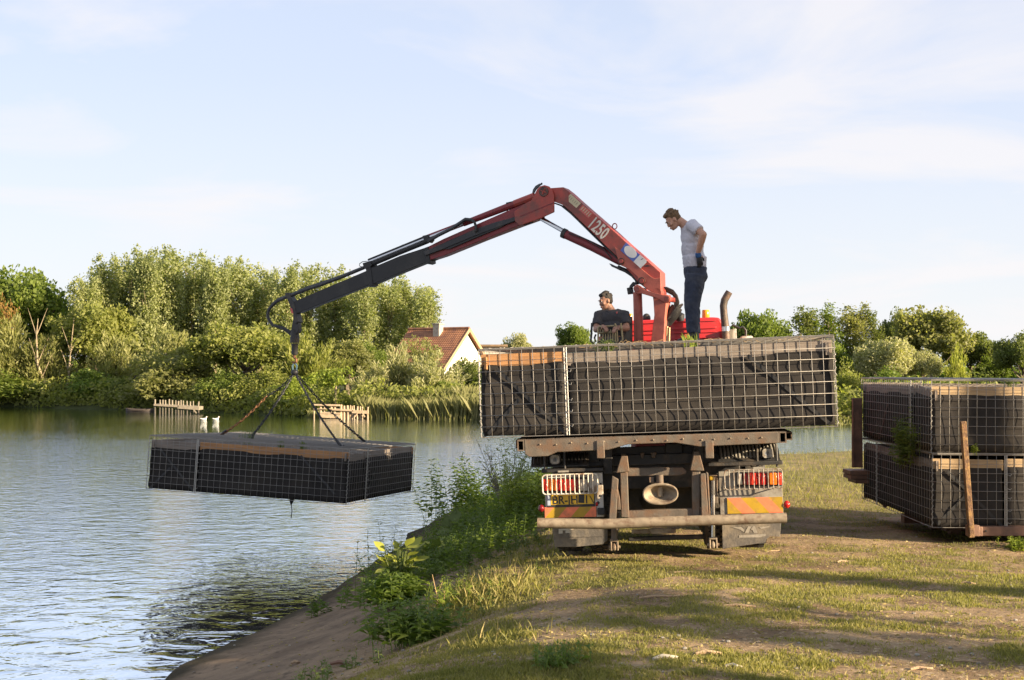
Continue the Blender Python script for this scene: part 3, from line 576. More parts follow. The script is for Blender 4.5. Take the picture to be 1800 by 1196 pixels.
# ------------------------------------------------------------------ truck frame
TO = Vector((1.309, 11.6, -.165))
TM = Matrix.Translation(TO) @ Matrix.Rotation(-.10, 4, 'Z') @ Matrix.Rotation(-.037, 4, 'Y')
TI = TM.inverted()
def U(px, py, v):
    o = TI @ _eye; d = TI.to_3x3() @ ray(px, py); return o + d*((v-o.y)/d.y)
truck = empty('flatbed_truck', M=TM, label='rusty flatbed truck with red cab, seen from behind, carrying wire cages', cat='truck')
BED = 1.17                                                     # top of the bed above the ground
def tb(name, m, b, par=truck, bevel=.006, **kw): return b.build(name, m, par, bevel=bevel, **kw)
# rear cross beam with a wavy torn lower flange
a = U(931, 765, 0); a2 = U(1376, 751.5, 0); zt = BED; zb = zt-.10
poly = [(-1.16, 0, zt), (1.12, 0, zt), (1.12, 0, zb), (.80, 0, zb-.005), (.42, 0, zb-.012), (.20, 0, zb+.03), (-.22, 0, zb+.03), (-.40, 0, zb-.015), (-.86, 0, zb-.02), (-.95, 0, zb-.055), (-1.12, 0, zb-.06), (-1.16, 0, zb-.03)]
tb('rear_cross_beam', 'rusty_steel', MB().prism(poly, (0, .085, 0)))
b = MB()
for i in range(15): b.ball((-1.0+i*.142+random.uniform(-.02, .02), -.004, zt-.045+random.uniform(-.01, .01)), .008, 6)
b.build('rivets', 'dusty_tube', truck)
def hollow(u, v0, v1, wz, sw, sh, name):                        # open ended square tube pointing at the viewer
    t = .011; b = MB(); b.box2((u-sw/2, v0, wz-t), (u+sw/2, v1, wz)); b.box2((u-sw/2, v0, wz-sh), (u+sw/2, v1, wz-sh+t)); b.box2((u-sw/2, v0+.001, wz-sh+t), (u-sw/2+t, v1, wz-t)); b.box2((u+sw/2-t, v0+.001, wz-sh+t), (u+sw/2, v1, wz-t)); b.build(name, 'rusty_steel', truck)
    MB().box2((u-sw/2+t, v0+.35, wz-sh+t), (u+sw/2-t, v0+.36, wz-t)).build('tube_plug', 'black_steel', truck)
hollow(-1.195, .0, 6.6, zt-.002, .065, .10, 'side_rail'); hollow(1.155, .0, 6.6, zt-.002, .065, .10, 'side_rail')
hollow(-1.245, .35, 6.6, zt-.02, .06, .075, 'outer_rail'); hollow(1.235, .30, 6.6, zt-.02, .075, .075, 'outer_rail')
for v in (1.1, 2.2, 3.3, 4.4, 5.5, 6.5): tb('bed_cross_member', 'black_steel', MB().box((0, v, zt-.06), (2.3, .08, .09)))
for k in range(12): tb('bed_plank', 'board_grey', MB().box((-.98+k*.178, 3.3, zt-.012), (.166, 6.35, .02)), bevel=.003)
# drop tabs under the beam
for (x0, x1, y1) in ((1048, 1063, 806), (1239, 1255, 806)):
    p0 = U(x0, 775, -.012); p1 = U(x1, y1, -.012); tb('beam_tab', 'rusty_steel', MB().box2((p0.x, -.014, p0.z), (p1.x, .06, p1.z)))
# chassis rails, black rear frame, axles, springs
for s in (-1, 1):
    tb('chassis_rail', 'black_steel', MB().box((s*.42, 5.0, .93), (.085, 9.2, .25)))
    tb('spring_pack', 'black_steel', MB().box((s*.5, 1.45, .60), (.09, 1.5, .07)).box((s*.5, 1.45, .67), (.09, 1.1, .06)))
    tb('chassis_bracket', 'rusty_steel', MB().box((s*.62, 2.2, .85), (.3, .5, .3)))
for v in (1.15, 2.45): tb('axle', 'black_steel', MB().tube([(-.95, v, .5), (.95, v, .5)], .08, 10).ball((0, v, .5), .24, 10))
tb('rear_frame_plate', 'black_steel', MB().box((0, .62, .84), (1.62, .02, .40)).box((0, 1.0, .55), (1.0, .05, .35)))
l0 = U(952, 825, .30); l1 = U(1376, 833, .30)
tb('frame_ledge', 'black_steel', MB().box2((l0.x, .27, l0.z-.035), (-.46, .42, l0.z)).box2((.50, .27, l0.z-.02), (l1.x, .42, l0.z+.015)))
tb('frame_crossbar', 'black_steel', MB().box((0, .55, .92), (1.9, .05, .10)).box((-.75, .6, .98), (.5, .2, .12)).box((.2, .62, 1.0), (.16, .1, .12)))
for (x, z_, s_) in ((-.30, .985, .05), (-.12, .99, .045), (-.02, .99, .06)): tb('frame_gusset', 'rusty_steel', MB().prism([(x, .46, z_), (x+s_, .46, z_), (x+s_*.6, .46, z_-.055), (x+.01, .46, z_-.05)], (0, .03, 0)))
# wheels (tyre with tread blocks > rim)
def wheel(u, v, par=truck):
    Mw = Matrix.Translation((u, v, .50)) @ Matrix.Rotation(math.pi/2, 4, 'Y'); w_ = .145
    ty = MB().lathe([(.30, -w_*.9), (.40, -w_), (.475, -w_*.93), (.497, -w_*.7), (.497, w_*.7), (.475, w_*.93), (.40, w_), (.30, w_*.9)], Mw, 36).build('tyre', 'black_rubber', par)
    b = MB()
    for k in range(36):
        th = 2*math.pi*k/36
        for j, o in ((-.085, 0), (-.03, .5), (.03, 0), (.085, .5)):
            t2 = th+o*2*math.pi/36; c = Mw @ Vector((.503*math.cos(t2), .503*math.sin(t2), j)); b.box(c, (.05, .05, .022), (Mw.to_3x3() @ Matrix.Rotation(t2, 3, 'Z') @ Matrix.Rotation(math.pi/2, 3, 'Y')))
    b.build('tread', 'black_rubber', ty)
    MB().lathe([(.02, -.05), (.12, -.06), (.16, .02), (.27, .05), (.31, w_*.88), (.31, -w_*.88), (.2, -.1)], Mw, 24).build('rim', 'rim_grey', ty)
for v in (1.2, 2.5):
    for s in (-1, 1): wheel(.93 if s > 0 else -.84, v); wheel(.61 if s > 0 else -.52, v)
for s in (-1, 1): wheel(s*.95, 8.9)
# arched ribbed mudguards above the wheels
for s, u0, u1 in ((-1, -1.14, -.60), (1, .60, 1.16)):
    path = [(.36, .90), (.46, .99), (.66, 1.045), (1.2, 1.06), (1.74, 1.045), (1.95, .98)]; b = MB()
    poly = [(u0, y, z) for y, z in path] + [(u0, y, z-.012) for y, z in reversed(path)]
    tb('mudguard', 'black_steel', b.prism(poly, (u1-u0, 0, 0)), bevel=0)
    b = MB()
    for k in range(16):
        x = u0+.03+k*(u1-u0-.06)/15; b.tube([(x, .38, .915), (x, .46, .995), (x, .66, 1.05), (x, 1.2, 1.066)], .011, 6)
    for k in range(5): b.tube([(u0+.02, .40+.07*k, .925+.05*k**.6), (u1-.02, .40+.07*k, .925+.05*k**.6)], .010, 6)
    b.build('mudguard_ribs', 'dull_panel' if s > 0 else 'black_steel', truck)
# tube bumper, slightly bent
bp_ = [U(945, 919.5, .10), U(1000, 920.5, .10), U(1062, 921.5, .10), U(1115, 919.5, .10), U(1170, 917, .10), U(1280, 914, .10), U(1382.5, 910.5, .10)]
tb('bumper_tube', 'dusty_tube', MB().tube(bp_, .047, 16), bevel=0)
# tow frame
V1 = .12
def post(name, pts, v, th, m='rusty_steel'): tb(name, m, MB().prism([U(x, y, v) for x, y in pts], TI.to_3x3() @ (TM.to_3x3() @ Vector((0, th, 0)))))
post('frame_post', [(1090, 830), (1103, 830), (1106, 910), (1092, 910)], V1+.04, .07); post('frame_post', [(1216, 826), (1231, 825), (1230, 908), (1217, 908)], V1+.04, .07)
post('post_bracket', [(1092, 802), (1103, 802), (1106, 829), (1083, 832)], V1+.02, .16); post('post_bracket', [(1220, 794), (1229, 794), (1238, 828), (1213, 828)], V1+.02, .16)
post('outer_strut', [(1076, 837), (1087, 843), (1083, 913), (1070, 913)], V1, .05); post('outer_strut', [(1231, 833), (1240, 832), (1246, 910), (1233, 910)], V1, .03)
post('strut_flange', [(1241, 830), (1245, 832), (1249, 910), (1246, 910)], V1, .06); post('strut_flange', [(1086, 858), (1090, 878), (1091, 897), (1084, 897)], V1+.03, .02)
post('upper_crossbar', [(1103, 823), (1200, 822), (1207, 828), (1206, 833), (1196, 836), (1103, 838)], V1+.10, .06, 'rusty_steel')
post('lower_crossbar', [(1103, 898), (1233, 894), (1233, 910), (1103, 912)], V1+.05, .08)
post('rear_bar', [(1110, 932), (1188, 930), (1188, 937), (1110, 939)], .25, .05, 'dusty_tube')
post('step_bar', [(1140, 930), (1186, 929.5), (1186, 938), (1146, 939.5)], .20, .04, 'dusty_tube')
post('frame_floor', [(1105, 945), (1240, 940), (1240, 948), (1105, 952)], 1.0, .05, 'black_steel')
# funnel shaped towing jaw
c = U(1161, 869, .10); s = .0052
Mj = Matrix.Translation(c + Vector((0, .02, 0)))
def oval(rx, rz, y, n=28, sq=2.25): return [Mj @ Vector((rx*math.copysign(abs(math.cos(t))**(2/sq), math.cos(t)), y, rz*math.copysign(abs(math.sin(t))**(2/sq), math.sin(t)))) for t in [2*math.pi*k/n for k in range(n)]]
rings = [oval(.162, .098, 0), oval(.152, .088, -.004), oval(.142, .078, .0), oval(.105, .055, .055), oval(.040, .022, .10)]
b = MB(); nn = 28; b.v = [tuple(p) for r_ in rings for p in r_]; b.f = [(i*nn+k, i*nn+(k+1) % nn, (i+1)*nn+(k+1) % nn, (i+1)*nn+k) for i in range(4) for k in range(nn)] + [tuple(range(4*nn, 5*nn))]
b2 = [oval(.162, .098, 0), oval(.12, .07, .12)]; k0 = len(b.v); b.v += [tuple(p) for r_ in b2 for p in r_]; b.f += [(k0+k, k0+(k+1) % nn, k0+nn+(k+1) % nn, k0+nn+k) for k in range(nn)]
jaw = b.build('towing_jaw', 'dusty_tube', truck)
MB().tube([c+Vector((.0, .10, .16)), c+Vector((.0, .10, -.03))], .026, 12).build('jaw_pin', 'dusty_tube', jaw)
MB().tube([c+Vector((.0, .09, .085)), c+Vector((.0, .09, .17))], .034, 12).box(c+Vector((-.075, .10, .125)), (.04, .03, .05)).build('pin_housing', 'rusty_steel', jaw)
MB().box(c+Vector((0, .45, 0)), (.16, .5, .14)).build('jaw_shaft', 'black_steel', jaw)
# vertical ram rods with clevises
for (x, y0, y1, name) in ((1253.5, 885, 946, 0), (1080, 905, 950, 1)):
    tb('ram_rod', 'chrome_rod' if name == 0 else 'rusty_steel', MB().tube([U(x, y0-40, .32), U(x, y1, .32)], .018 if name == 0 else .030, 12), bevel=0)
    q = U(x, y1+8, .32); cl = MB().box(q+Vector((-.030, 0, -.01)), (.016, .05, .085)).box(q+Vector((.030, 0, -.01)), (.016, .05, .085)).box(q+Vector((0, 0, .04)), (.076, .05, .022)).build('clevis', 'dusty_tube', truck, bevel=.006)
    MB().tube([q+Vector((-.055, 0, -.02)), q+Vector((.055, 0, -.02))], .014, 10).ball(q+Vector((0, 0, -.02)), (.022, .03, .04), 10).build('clevis_pin', 'dusty_tube', cl)
tb('ram_bracket', 'rusty_steel', MB().box2(U(1246, 836, .33), U(1262, 884, .40)))
tb('ram_cushion', 'chevron_olive', MB().box(U(1250, 841, .30), (.045, .05, .04)), bevel=.012)
# light boards
VB = .34
def board(x0, x1, y0, y1, m): 
    p0, p1 = U(x0, y0, VB), U(x1, y1, VB); return tb('light_board', m, MB().box2((p0.x, VB, p0.z), (p1.x, VB+.02, p1.z)), bevel=.004)
bl = board(957, 1062, 834, 909, 'white_enamel'); br = board(1263, 1377, 829, 903, 'dull_panel')
def lens(x0, x1, y0, y1, m, par): p0, p1 = U(x0, y0, VB-.05), U(x1, y1, VB-.05); MB().box2((p0.x+.002, VB-.05, p0.z), (p1.x-.002, VB-.002, p1.z)).build('lens', m, par, bevel=.006)
lt = []
for (xs_, ms_, y0, y1, back, bd) in (([953.5, 962, 969, 977.5, 985.5, 994, 1003, 1012, 1019, 1033], ['lens_bright', 'lens_amber', 'lens_amber', 'lens_red', 'lens_bright', 'lens_bright', 'lens_bright', 'lens_dark_red', 'lens_clear'], 843, 863, (953, 1036, 841, 865), bl),
                             ([1295, 1305, 1317, 1331, 1346, 1351.5, 1366, 1374.5], ['lens_clear', 'lens_dark_red', 'lens_bright', 'lens_red', 'lens_dark_red', 'lens_amber', 'lens_bright'], 832, 852.5, (1294, 1375.5, 830.5, 854), br)):
    p0, p1 = U(back[0], back[2], VB-.01), U(back[1], back[3], VB-.01)
    tl_ = MB().box2((p0.x, VB-.012, p0.z), (p1.x, VB-.001, p1.z)).build('tail_light', 'black_steel', truck, bevel=.003); lt.append(tl_)
    for i, m in enumerate(ms_): lens(xs_[i], xs_[i+1], y0, y1, m, tl_)
def guard(x0, x1, y0, y1, xsb, m, name, rad=.006):
    v = VB-.10; c0, c1 = U(x0, y0, v), U(x1, y1, v); zt, zb_ = c0.z, c1.z; r_ = .028; P = []
    for cx, cz, a0 in ((c1.x-r_, zt-r_, 90), (c1.x-r_, zb_+r_, 0), (c0.x+r_, zb_+r_, -90), (c0.x+r_, zt-r_, -180)):
        for k in range(4): th = R(a0-30*k); P.append(Vector((cx+r_*math.cos(th), v, cz+r_*math.sin(th))))
    gf = MB().tube(P+[P[0]], rad*1.25, 8, False).build(name, m, truck)
    for x in xsb: u = U(x, (y0+y1)/2, v).x; MB().tube([(u, v-.004, zt), (u, v-.010, (zt+zb_)/2), (u, v-.004, zb_)], rad, 6).build('guard_bar', m, gf)
    for u in (c0.x+.05, c1.x-.05): MB().tube([(u, v, zb_), (u, VB, zb_)], .006, 6).build('guard_stay', m, gf)
guard(953, 1051, 835.5, 867, [962, 970, 978, 986, 994, 1002, 1010, 1018, 1026, 1034, 1042], 'cream_guard', 'lamp_guard', .0055)
guard(1273, 1376, 827, 858.5, [1282, 1290, 1299, 1308, 1316, 1325, 1334, 1342, 1350, 1359, 1368], 'grey_guard', 'lamp_guard', .0045)
# number plate
p0, p1 = U(961, 867.5, VB-.012), U(1046, 890, VB-.012); zc = lambda y: U(1000, y, VB-.012).z
hd = MB().box2((p0.x, VB-.012, zc(892)), (p1.x, VB-.003, zc(867))).build('plate_holder', 'black_steel', truck, bevel=.003)
pl = MB().box2((U(968, 870, VB).x, VB-.016, zc(887)), (p1.x-.008, VB-.0125, zc(868.6))).build('number_plate', 'plate_yellow', hd)
MB().box2((p0.x+.004, VB-.0165, zc(888)), (U(967.5, 870, VB).x, VB-.0125, zc(869))).build('plate_band', 'plate_blue', hd)
def text(s, m, par, M, h, sx=1.0, name='lettering', ext=.001, bold=0.0, sp=1.0):
    cu = bpy.data.curves.new(name, 'FONT'); cu.body = s; cu.size = h; cu.extrude = ext; cu.offset = bold; cu.space_character = sp; cu.resolution_u = 3
    o = bpy.data.objects.new(name, cu); C.objects.link(o); dg = bpy.context.evaluated_depsgraph_get(); me = bpy.data.meshes.new_from_object(o.evaluated_get(dg)); bpy.data.objects.remove(o); bpy.data.curves.remove(cu)
    me.materials.clear(); me.materials.append(MATS[m]); t = bpy.data.objects.new(name, me); C.objects.link(t); t.parent = par; t.matrix_basis = M @ Matrix.Diagonal((sx, 1, 1, 1)); return t
q = U(971, 886, VB-.017); text('BR-JH  1', 'ink', hd, Matrix.Translation((q.x, VB-.0175, q.z-.002)) @ Matrix.Rotation(math.pi/2, 4, 'X'), .105, .93, bold=.0018)
MB().bar(U(1008.4, 885.2, VB-.0175), U(1004.6, 885.2, VB-.0175), .0015, .0085).bar(U(1004.8, 885.4, VB-.0175), U(1004.8, 881.8, VB-.0175), .0015, .0085, (1, 0, 0)).build('lettering', 'ink', hd)
q = U(1022, 877, VB-.017); MB().box((q.x, VB-.0172, q.z), (.055, .0012, .078), (0, .06, 0)).build('plate_smudge', 'ink', hd); q = U(1041, 881, VB-.02); MB().bar(q+Vector((-.02, 0, .05)), q+Vector((.02, 0, -.03)), .012, .006).build('plate_smear', 'ink', hd)
# chevron boards, each stripe its own piece
def chevron(x0, x1, y0, y1, lean, n, first):
    v = VB-.008; a, bq = U(x0, y0, v), U(x1, y1, v); zt, zb_ = a.z, bq.z; H = zt-zb_; W = bq.x-a.x; bd = MB().box2((a.x-.004, v+.001, zb_-.004), (bq.x+.004, VB-.0015, zt+.004)).build('chevron_board', 'dull_panel', truck, bevel=.002)
    st = W/n; sh = H*lean
    for k in range(-2, n+3):
        t0, t1 = a.x+k*st, a.x+(k+1)*st; P = [(t0+max(0, sh), zt), (t1+max(0, sh), zt), (t1+max(0, -sh), zb_), (t0+max(0, -sh), zb_)]
        # clip the slanted stripe against the board ends
        def clip(P, x, keep):
            o = []
            for i in range(len(P)):
                p_, q_ = P[i], P[(i+1) % len(P)]; ip, iq = keep(p_[0]), keep(q_[0])
                if ip: o.append(p_)
                if ip != iq: tt = (x-p_[0])/(q_[0]-p_[0]); o.append((x, p_[1]+(q_[1]-p_[1])*tt))
            return o
        P = clip(P, a.x, lambda x: x >= a.x-1e-9); P = clip(P, bq.x, lambda x: x <= bq.x+1e-9) if len(P) > 2 else []
        if len(P) > 2: MB().prism([(x, v-.003, z) for x, z in P], (0, .003, 0)).build('stripe', 'chevron_orange' if (k+first) % 2 == 0 else 'chevron_olive', bd)
chevron(957.5, 1048.5, 892.5, 908.5, .9, 4, 1); chevron(1278, 1376.5, 876, 901, -.9, 4, 0)
# side marker lamps
for (x, y, m) in ((951.5, 894, 'lens_dark_red'), (1383, 887, 'lens_red'), (1049, 886.5, 'lens_red')): tb('marker_lamp', m, MB().ball(U(x, y, VB), (.03, .03, .035) if x != 1049 else (.014, .014, .02), 12), bevel=0)
# work lamps and their hoops
for (x0, x1, y0, y1, lx, ly) in ((957, 993, 793, 824, 975.5, 808), (1330, 1366, 779, 815, 1348.5, 797)):
    a, bq = U(x0, y0, .3), U(x1, y1, .3); hp = MB().tube([(a.x, .3, bq.z-.03), (a.x, .3, a.z-.02), (a.x+.02, .3, a.z), (bq.x-.02, .3, a.z), (bq.x, .3, a.z-.02), (bq.x, .3, bq.z-.03)], .011, 8).build('lamp_hoop', 'black_steel', truck)
    q = U(lx, ly, .33); lp = MB().prism([q+Vector((x_*.052, 0, z_*.052)) for x_, z_ in ((-1, .6), (-.6, 1), (.6, 1), (1, .6), (1, -.6), (.6, -1), (-.6, -1), (-1, -.6))], (0, .06, 0)).build('work_lamp', 'black_steel', truck, bevel=.005)
    MB().prism([q+Vector((x_*.042, -.006, z_*.042)) for x_, z_ in ((-1, .6), (-.6, 1), (.6, 1), (1, .6), (1, -.6), (.6, -1), (-.6, -1), (-1, -.6))], (0, .007, 0)).build('lens', 'lens_clear', lp); MB().lathe([(.022, 0), (.016, -.006), (.004, -.009)], Matrix.Translation(q+Vector((0, -.006, 0))) @ Matrix.Rotation(math.pi/2, 4, 'X'), 12).build('bulb', 'plate_blue', lp)
for (x, y) in ((990, 829), (1334, 822.5)): tb('grip_plate', 'dull_panel', MB().box(U(x, y, .26), (.10, .012, .016)), bevel=0)
# small junction boxes and holes on the left board
for (x, y, r_) in ((1051.5, 884, .014), (1056, 851, .010), (1055, 872, .012)): tb('board_hole', 'ink', MB().ball(U(x, y, VB), (r_, .004, r_), 10), bevel=0)
tb('junction_box', 'black_steel', MB().box(U(1057, 899, VB-.02), (.07, .05, .06)))
# mud flaps with a pale emblem
VF = .70
def flap(pts, m='mudflap'): return tb('mud_flap', m, MB().prism([U(x, y, VF) for x, y in pts], (0, .015, 0)), bevel=.004)
fl = flap([(970, 922), (1068, 920), (1068, 950), (1060, 957), (1012, 962), (975, 962)]); fr_ = flap([(1269, 920), (1373, 918), (1371, 944), (1354, 943), (1347, 948), (1345, 954), (1270, 965.5)])
for pts in ([(982, 930), (1008, 929.5), (1008, 932), (982, 933)], [(982, 933), (989, 933), (989, 938), (982, 938.5)], [(994, 933), (1001, 932), (1003, 937), (994, 937.5)]): MB().prism([U(x, y, VF-.003) for x, y in pts], (0, .003, 0)).build('emblem', 'white_enamel', fl)
for pts in ([(984, 944), (1060, 942), (1060, 943.5), (984, 945.5)],): MB().prism([U(x, y, VF-.006) for x, y in pts], (0, .006, 0)).build('flap_rib', 'mudflap', fl)
for pts in ([(1285, 926.5), (1303, 927), (1308, 931), (1308, 936), (1300, 931)], [(1309, 937), (1315, 925.5), (1322, 925.5), (1318, 931), (1316, 937)], [(1320, 931), (1323, 925.5), (1327, 925.5), (1332, 937), (1325, 937), (1323, 932.5)], [(1299, 941.5), (1346, 939), (1346, 942), (1334, 945), (1299, 945.5)], [(1334, 927), (1352, 925.5), (1352, 927), (1338, 930)]):
    MB().prism([U(x, y, VF-.003) for x, y in pts], (0, .003, 0)).build('emblem', 'emblem_grey', fr_)
# ------------------------------------------------------------------ cab
VC = 7.35
cu0, cu1 = U(1053, 600, VC).x, 1.19; czb = 1.05; czt = U(1200, 560, VC).z
sec = [(cu0, czb), (cu1, czb), (cu1+.02, czt-.42), (cu1-.03, czt-.12), (cu1-.10, czt-.01), (cu1-.2, czt), (cu0+.2, czt), (cu0+.1, czt-.01), (cu0+.03, czt-.12), (cu0-.02, czt-.42)]
cab_o = tb('cab', 'cab_red', MB().prism([(x, VC, z) for x, z in sec], (0, 1.75, 0)), bevel=.03)
for dz, h in ((.05, .012), (.15, .03), (.215, .014), (.30, .02)): MB().box(((cu0+cu1)/2, VC-.008, czt-dz), (cu1-cu0-.3, .025, h)).build('cab_crease', 'cab_red', cab_o, bevel=.006)
MB().box((.12, VC-.012, czt-.72), (1.1, .02, .46)).build('rear_window', 'dark_glass', cab_o, bevel=.02)
MB().box((.12, VC-.006, czt-.72), (1.2, .02, .56)).build('window_seal', 'black_rubber', cab_o, bevel=.02)
MB().tube([(.56, VC-.01, czt-.62), (.60, VC-.014, czt-.36), (.68, VC-.016, czt-.29), (.92, VC-.016, czt-.29), (1.0, VC-.014, czt-.35), (1.06, VC-.01, czt-.7)], .022, 8).build('panel_moulding', 'cab_red', cab_o)
for s in (cu0-.012, cu1+.012): 
    d = MB().box((s, VC+1.1, czt-.85), (.012, .95, 1.3)).build('door', 'cab_red', cab_o, bevel=.01); MB().box((s+.008*(1 if s > 0 else -1), VC+1.1, czt-.52), (.012, .8, .48)).build('side_window', 'dark_glass', d, bevel=.02)
MB().box(((cu0+cu1)/2, VC+1.76, czt-.62), (1.8, .02, .75)).build('windscreen', 'dark_glass', cab_o, bevel=.03); MB().box((0, VC+1.77, .82), (2.3, .14, .35)).build('front_bumper', 'black_steel', cab_o, bevel=.02)
for s in (-.7, .9): MB().lathe([(.11, 0), (.09, .03), (.02, .04)], Matrix.Translation((s, VC+1.84, .86)) @ Matrix.Rotation(-math.pi/2, 4, 'X'), 16).build('headlight', 'lens_clear', cab_o)
def beacon(px, ytop, ybot, v, wpx):
    a, bq = U(px, ytop, v), U(px, ybot, v); r_ = wpx*.5*(TM @ a).y/FPX; h = a.z-bq.z; bb = MB().lathe([(r_*1.05, -.03), (r_*1.05, 0), (r_*.95, .005)], Matrix.Translation(bq), 18).build('beacon_base', 'black_steel', truck)
    MB().lathe([(r_*.97, .0), (r_, h*.3), (r_*.97, h*.9), (r_*.85, h), (r_*.3, h*1.02)], Matrix.Translation(bq), 18).build('beacon_dome', 'beacon_orange', bb)
beacon(1241, 545, 560, VC+.35, 13.5); beacon(1108, 552, 566, VC+.35, 9)
q = U(1136.5, 560, VC+.2); tb('roof_horn_cover', 'black_steel', MB().ball(q, (.062, .062, .075), 14), bevel=0)
# exhaust stack with band and bent tip
q = [U(1277, 606, VC-.28), U(1275.5, 580, VC-.28), U(1272.5, 552, VC-.28), U(1271.5, 538, VC-.28), U(1273.5, 528, VC-.28), U(1278.5, 519, VC-.28), U(1282, 513.5, VC-.28)]
ex = tb('exhaust_stack', 'exhaust_pipe', MB().tube(q, [.062, .058, .052, .052, .053, .052, .050], 16), bevel=0)
MB().tube([q[1]+Vector((0, 0, .045)), q[1]+Vector((0, 0, -.02))], .064, 16).build('exhaust_band', 'chrome_rod', ex)
a, bq = U(1273, 580, VC-.12), U(1292, 606, VC-.12); tb('exhaust_shield', 'seat_panel', MB().box2((a.x, VC-.14, a.z), (bq.x-.03, VC-.02, bq.z-.4))); tb('air_duct', 'white_enamel', MB().box2((bq.x-.025, VC-.10, a.z+.01), (bq.x+.03, VC, a.z-.9)))
# mirror arm on the right and the white-backed mirror
tb('mirror_arm', 'black_steel', MB().tube([U(1287, 571, VC+1.5), U(1300, 577, VC+1.5), U(1306, 575, VC+1.5), U(1311, 581, VC+1.5), U(1311, 592, VC+1.5)], .018, 8), bevel=0)
m_ = U(1312, 592, VC+1.5); tb('mirror', 'white_enamel', MB().box(m_+Vector((0, 0, -.17)), (.20, .10, .36)), bevel=.03)
# ------------------------------------------------------------------ wire cages
_wire = {}
def wire_mesh(L, r_=.0028):
    k = round(L, 3)
    if k not in _wire:
        me = MB().tube([(0, 0, 0), (L*.33, .0012, .001), (L*.66, -.0012, .0005), (L, 0, 0)], r_, 6).mesh('wire'); me.materials.append(MATS['galvanised']); me.shade_smooth(); _wire[k] = me
    return _wire[k]
def spiral(p0, p1, r_, pitch, wr=.0024):
    p0, p1 = Vector(p0), Vector(p1); L = (p1-p0).length; d = (p1-p0)/L; a = d.orthogonal().normalized(); b_ = d.cross(a); n = int(L/pitch*8)
    return [p0 + d*(L*i/n) + (a*math.cos(i*math.pi/4) + b_*math.sin(i*math.pi/4))*r_ for i in range(n+1)]
def lining_mesh(seed, L, ztop0, ztop1):
    g = np.random.default_rng(seed); nx_, nz_ = 84, 15; ph = g.uniform(0, 6, 6); V = []
    for j in range(nz_+1):
        f = j/nz_
        for i in range(nx_+1):
            x = .012 + (L-.024)*i/nx_; top = ztop0+(ztop1-ztop0)*i/nx_; z = .012 + (top-.012)*f
            y = .032 + .004*math.sin(x*7+ph[0]+2.2*math.sin(f*3+ph[1])) + .006*math.sin(f*9+ph[2]+1.6*math.sin(x*2.7+ph[3])) + .001*math.sin(x*31+ph[4]+f*5)
            y += .020*math.exp(-((f-.80)/.09)**2)*.5 - .016*math.exp(-((f-.14)/.10)**2) + .030*max(0, 1-f/.055)**2 + .012*(f > .97)
            ex_ = min(x, L-x); y += .02*max(0, 1-ex_/.03); V.append((x, max(y, .010), z))
    F = [(j*(nx_+1)+i, j*(nx_+1)+i+1, (j+1)*(nx_+1)+i+1, (j+1)*(nx_+1)+i) for j in range(nz_) for i in range(nx_)]
    b = MB(); b.v = V; b.f = F; return b
def PM(o, s, inward): return Matrix(((s[0], inward[0], 0, o[0]), (s[1], inward[1], 0, o[1]), (0, 0, 1, o[2]), (0, 0, 0, 1)))
SIDES = [((-1.6, -1.6, 0), (1, 0), (0, 1)), ((1.6, -1.6, 0), (0, 1), (-1, 0)), ((1.6, 1.6, 0), (-1, 0), (0, -1)), ((-1.6, 1.6, 0), (0, -1), (1, 0))]
ZH = .8
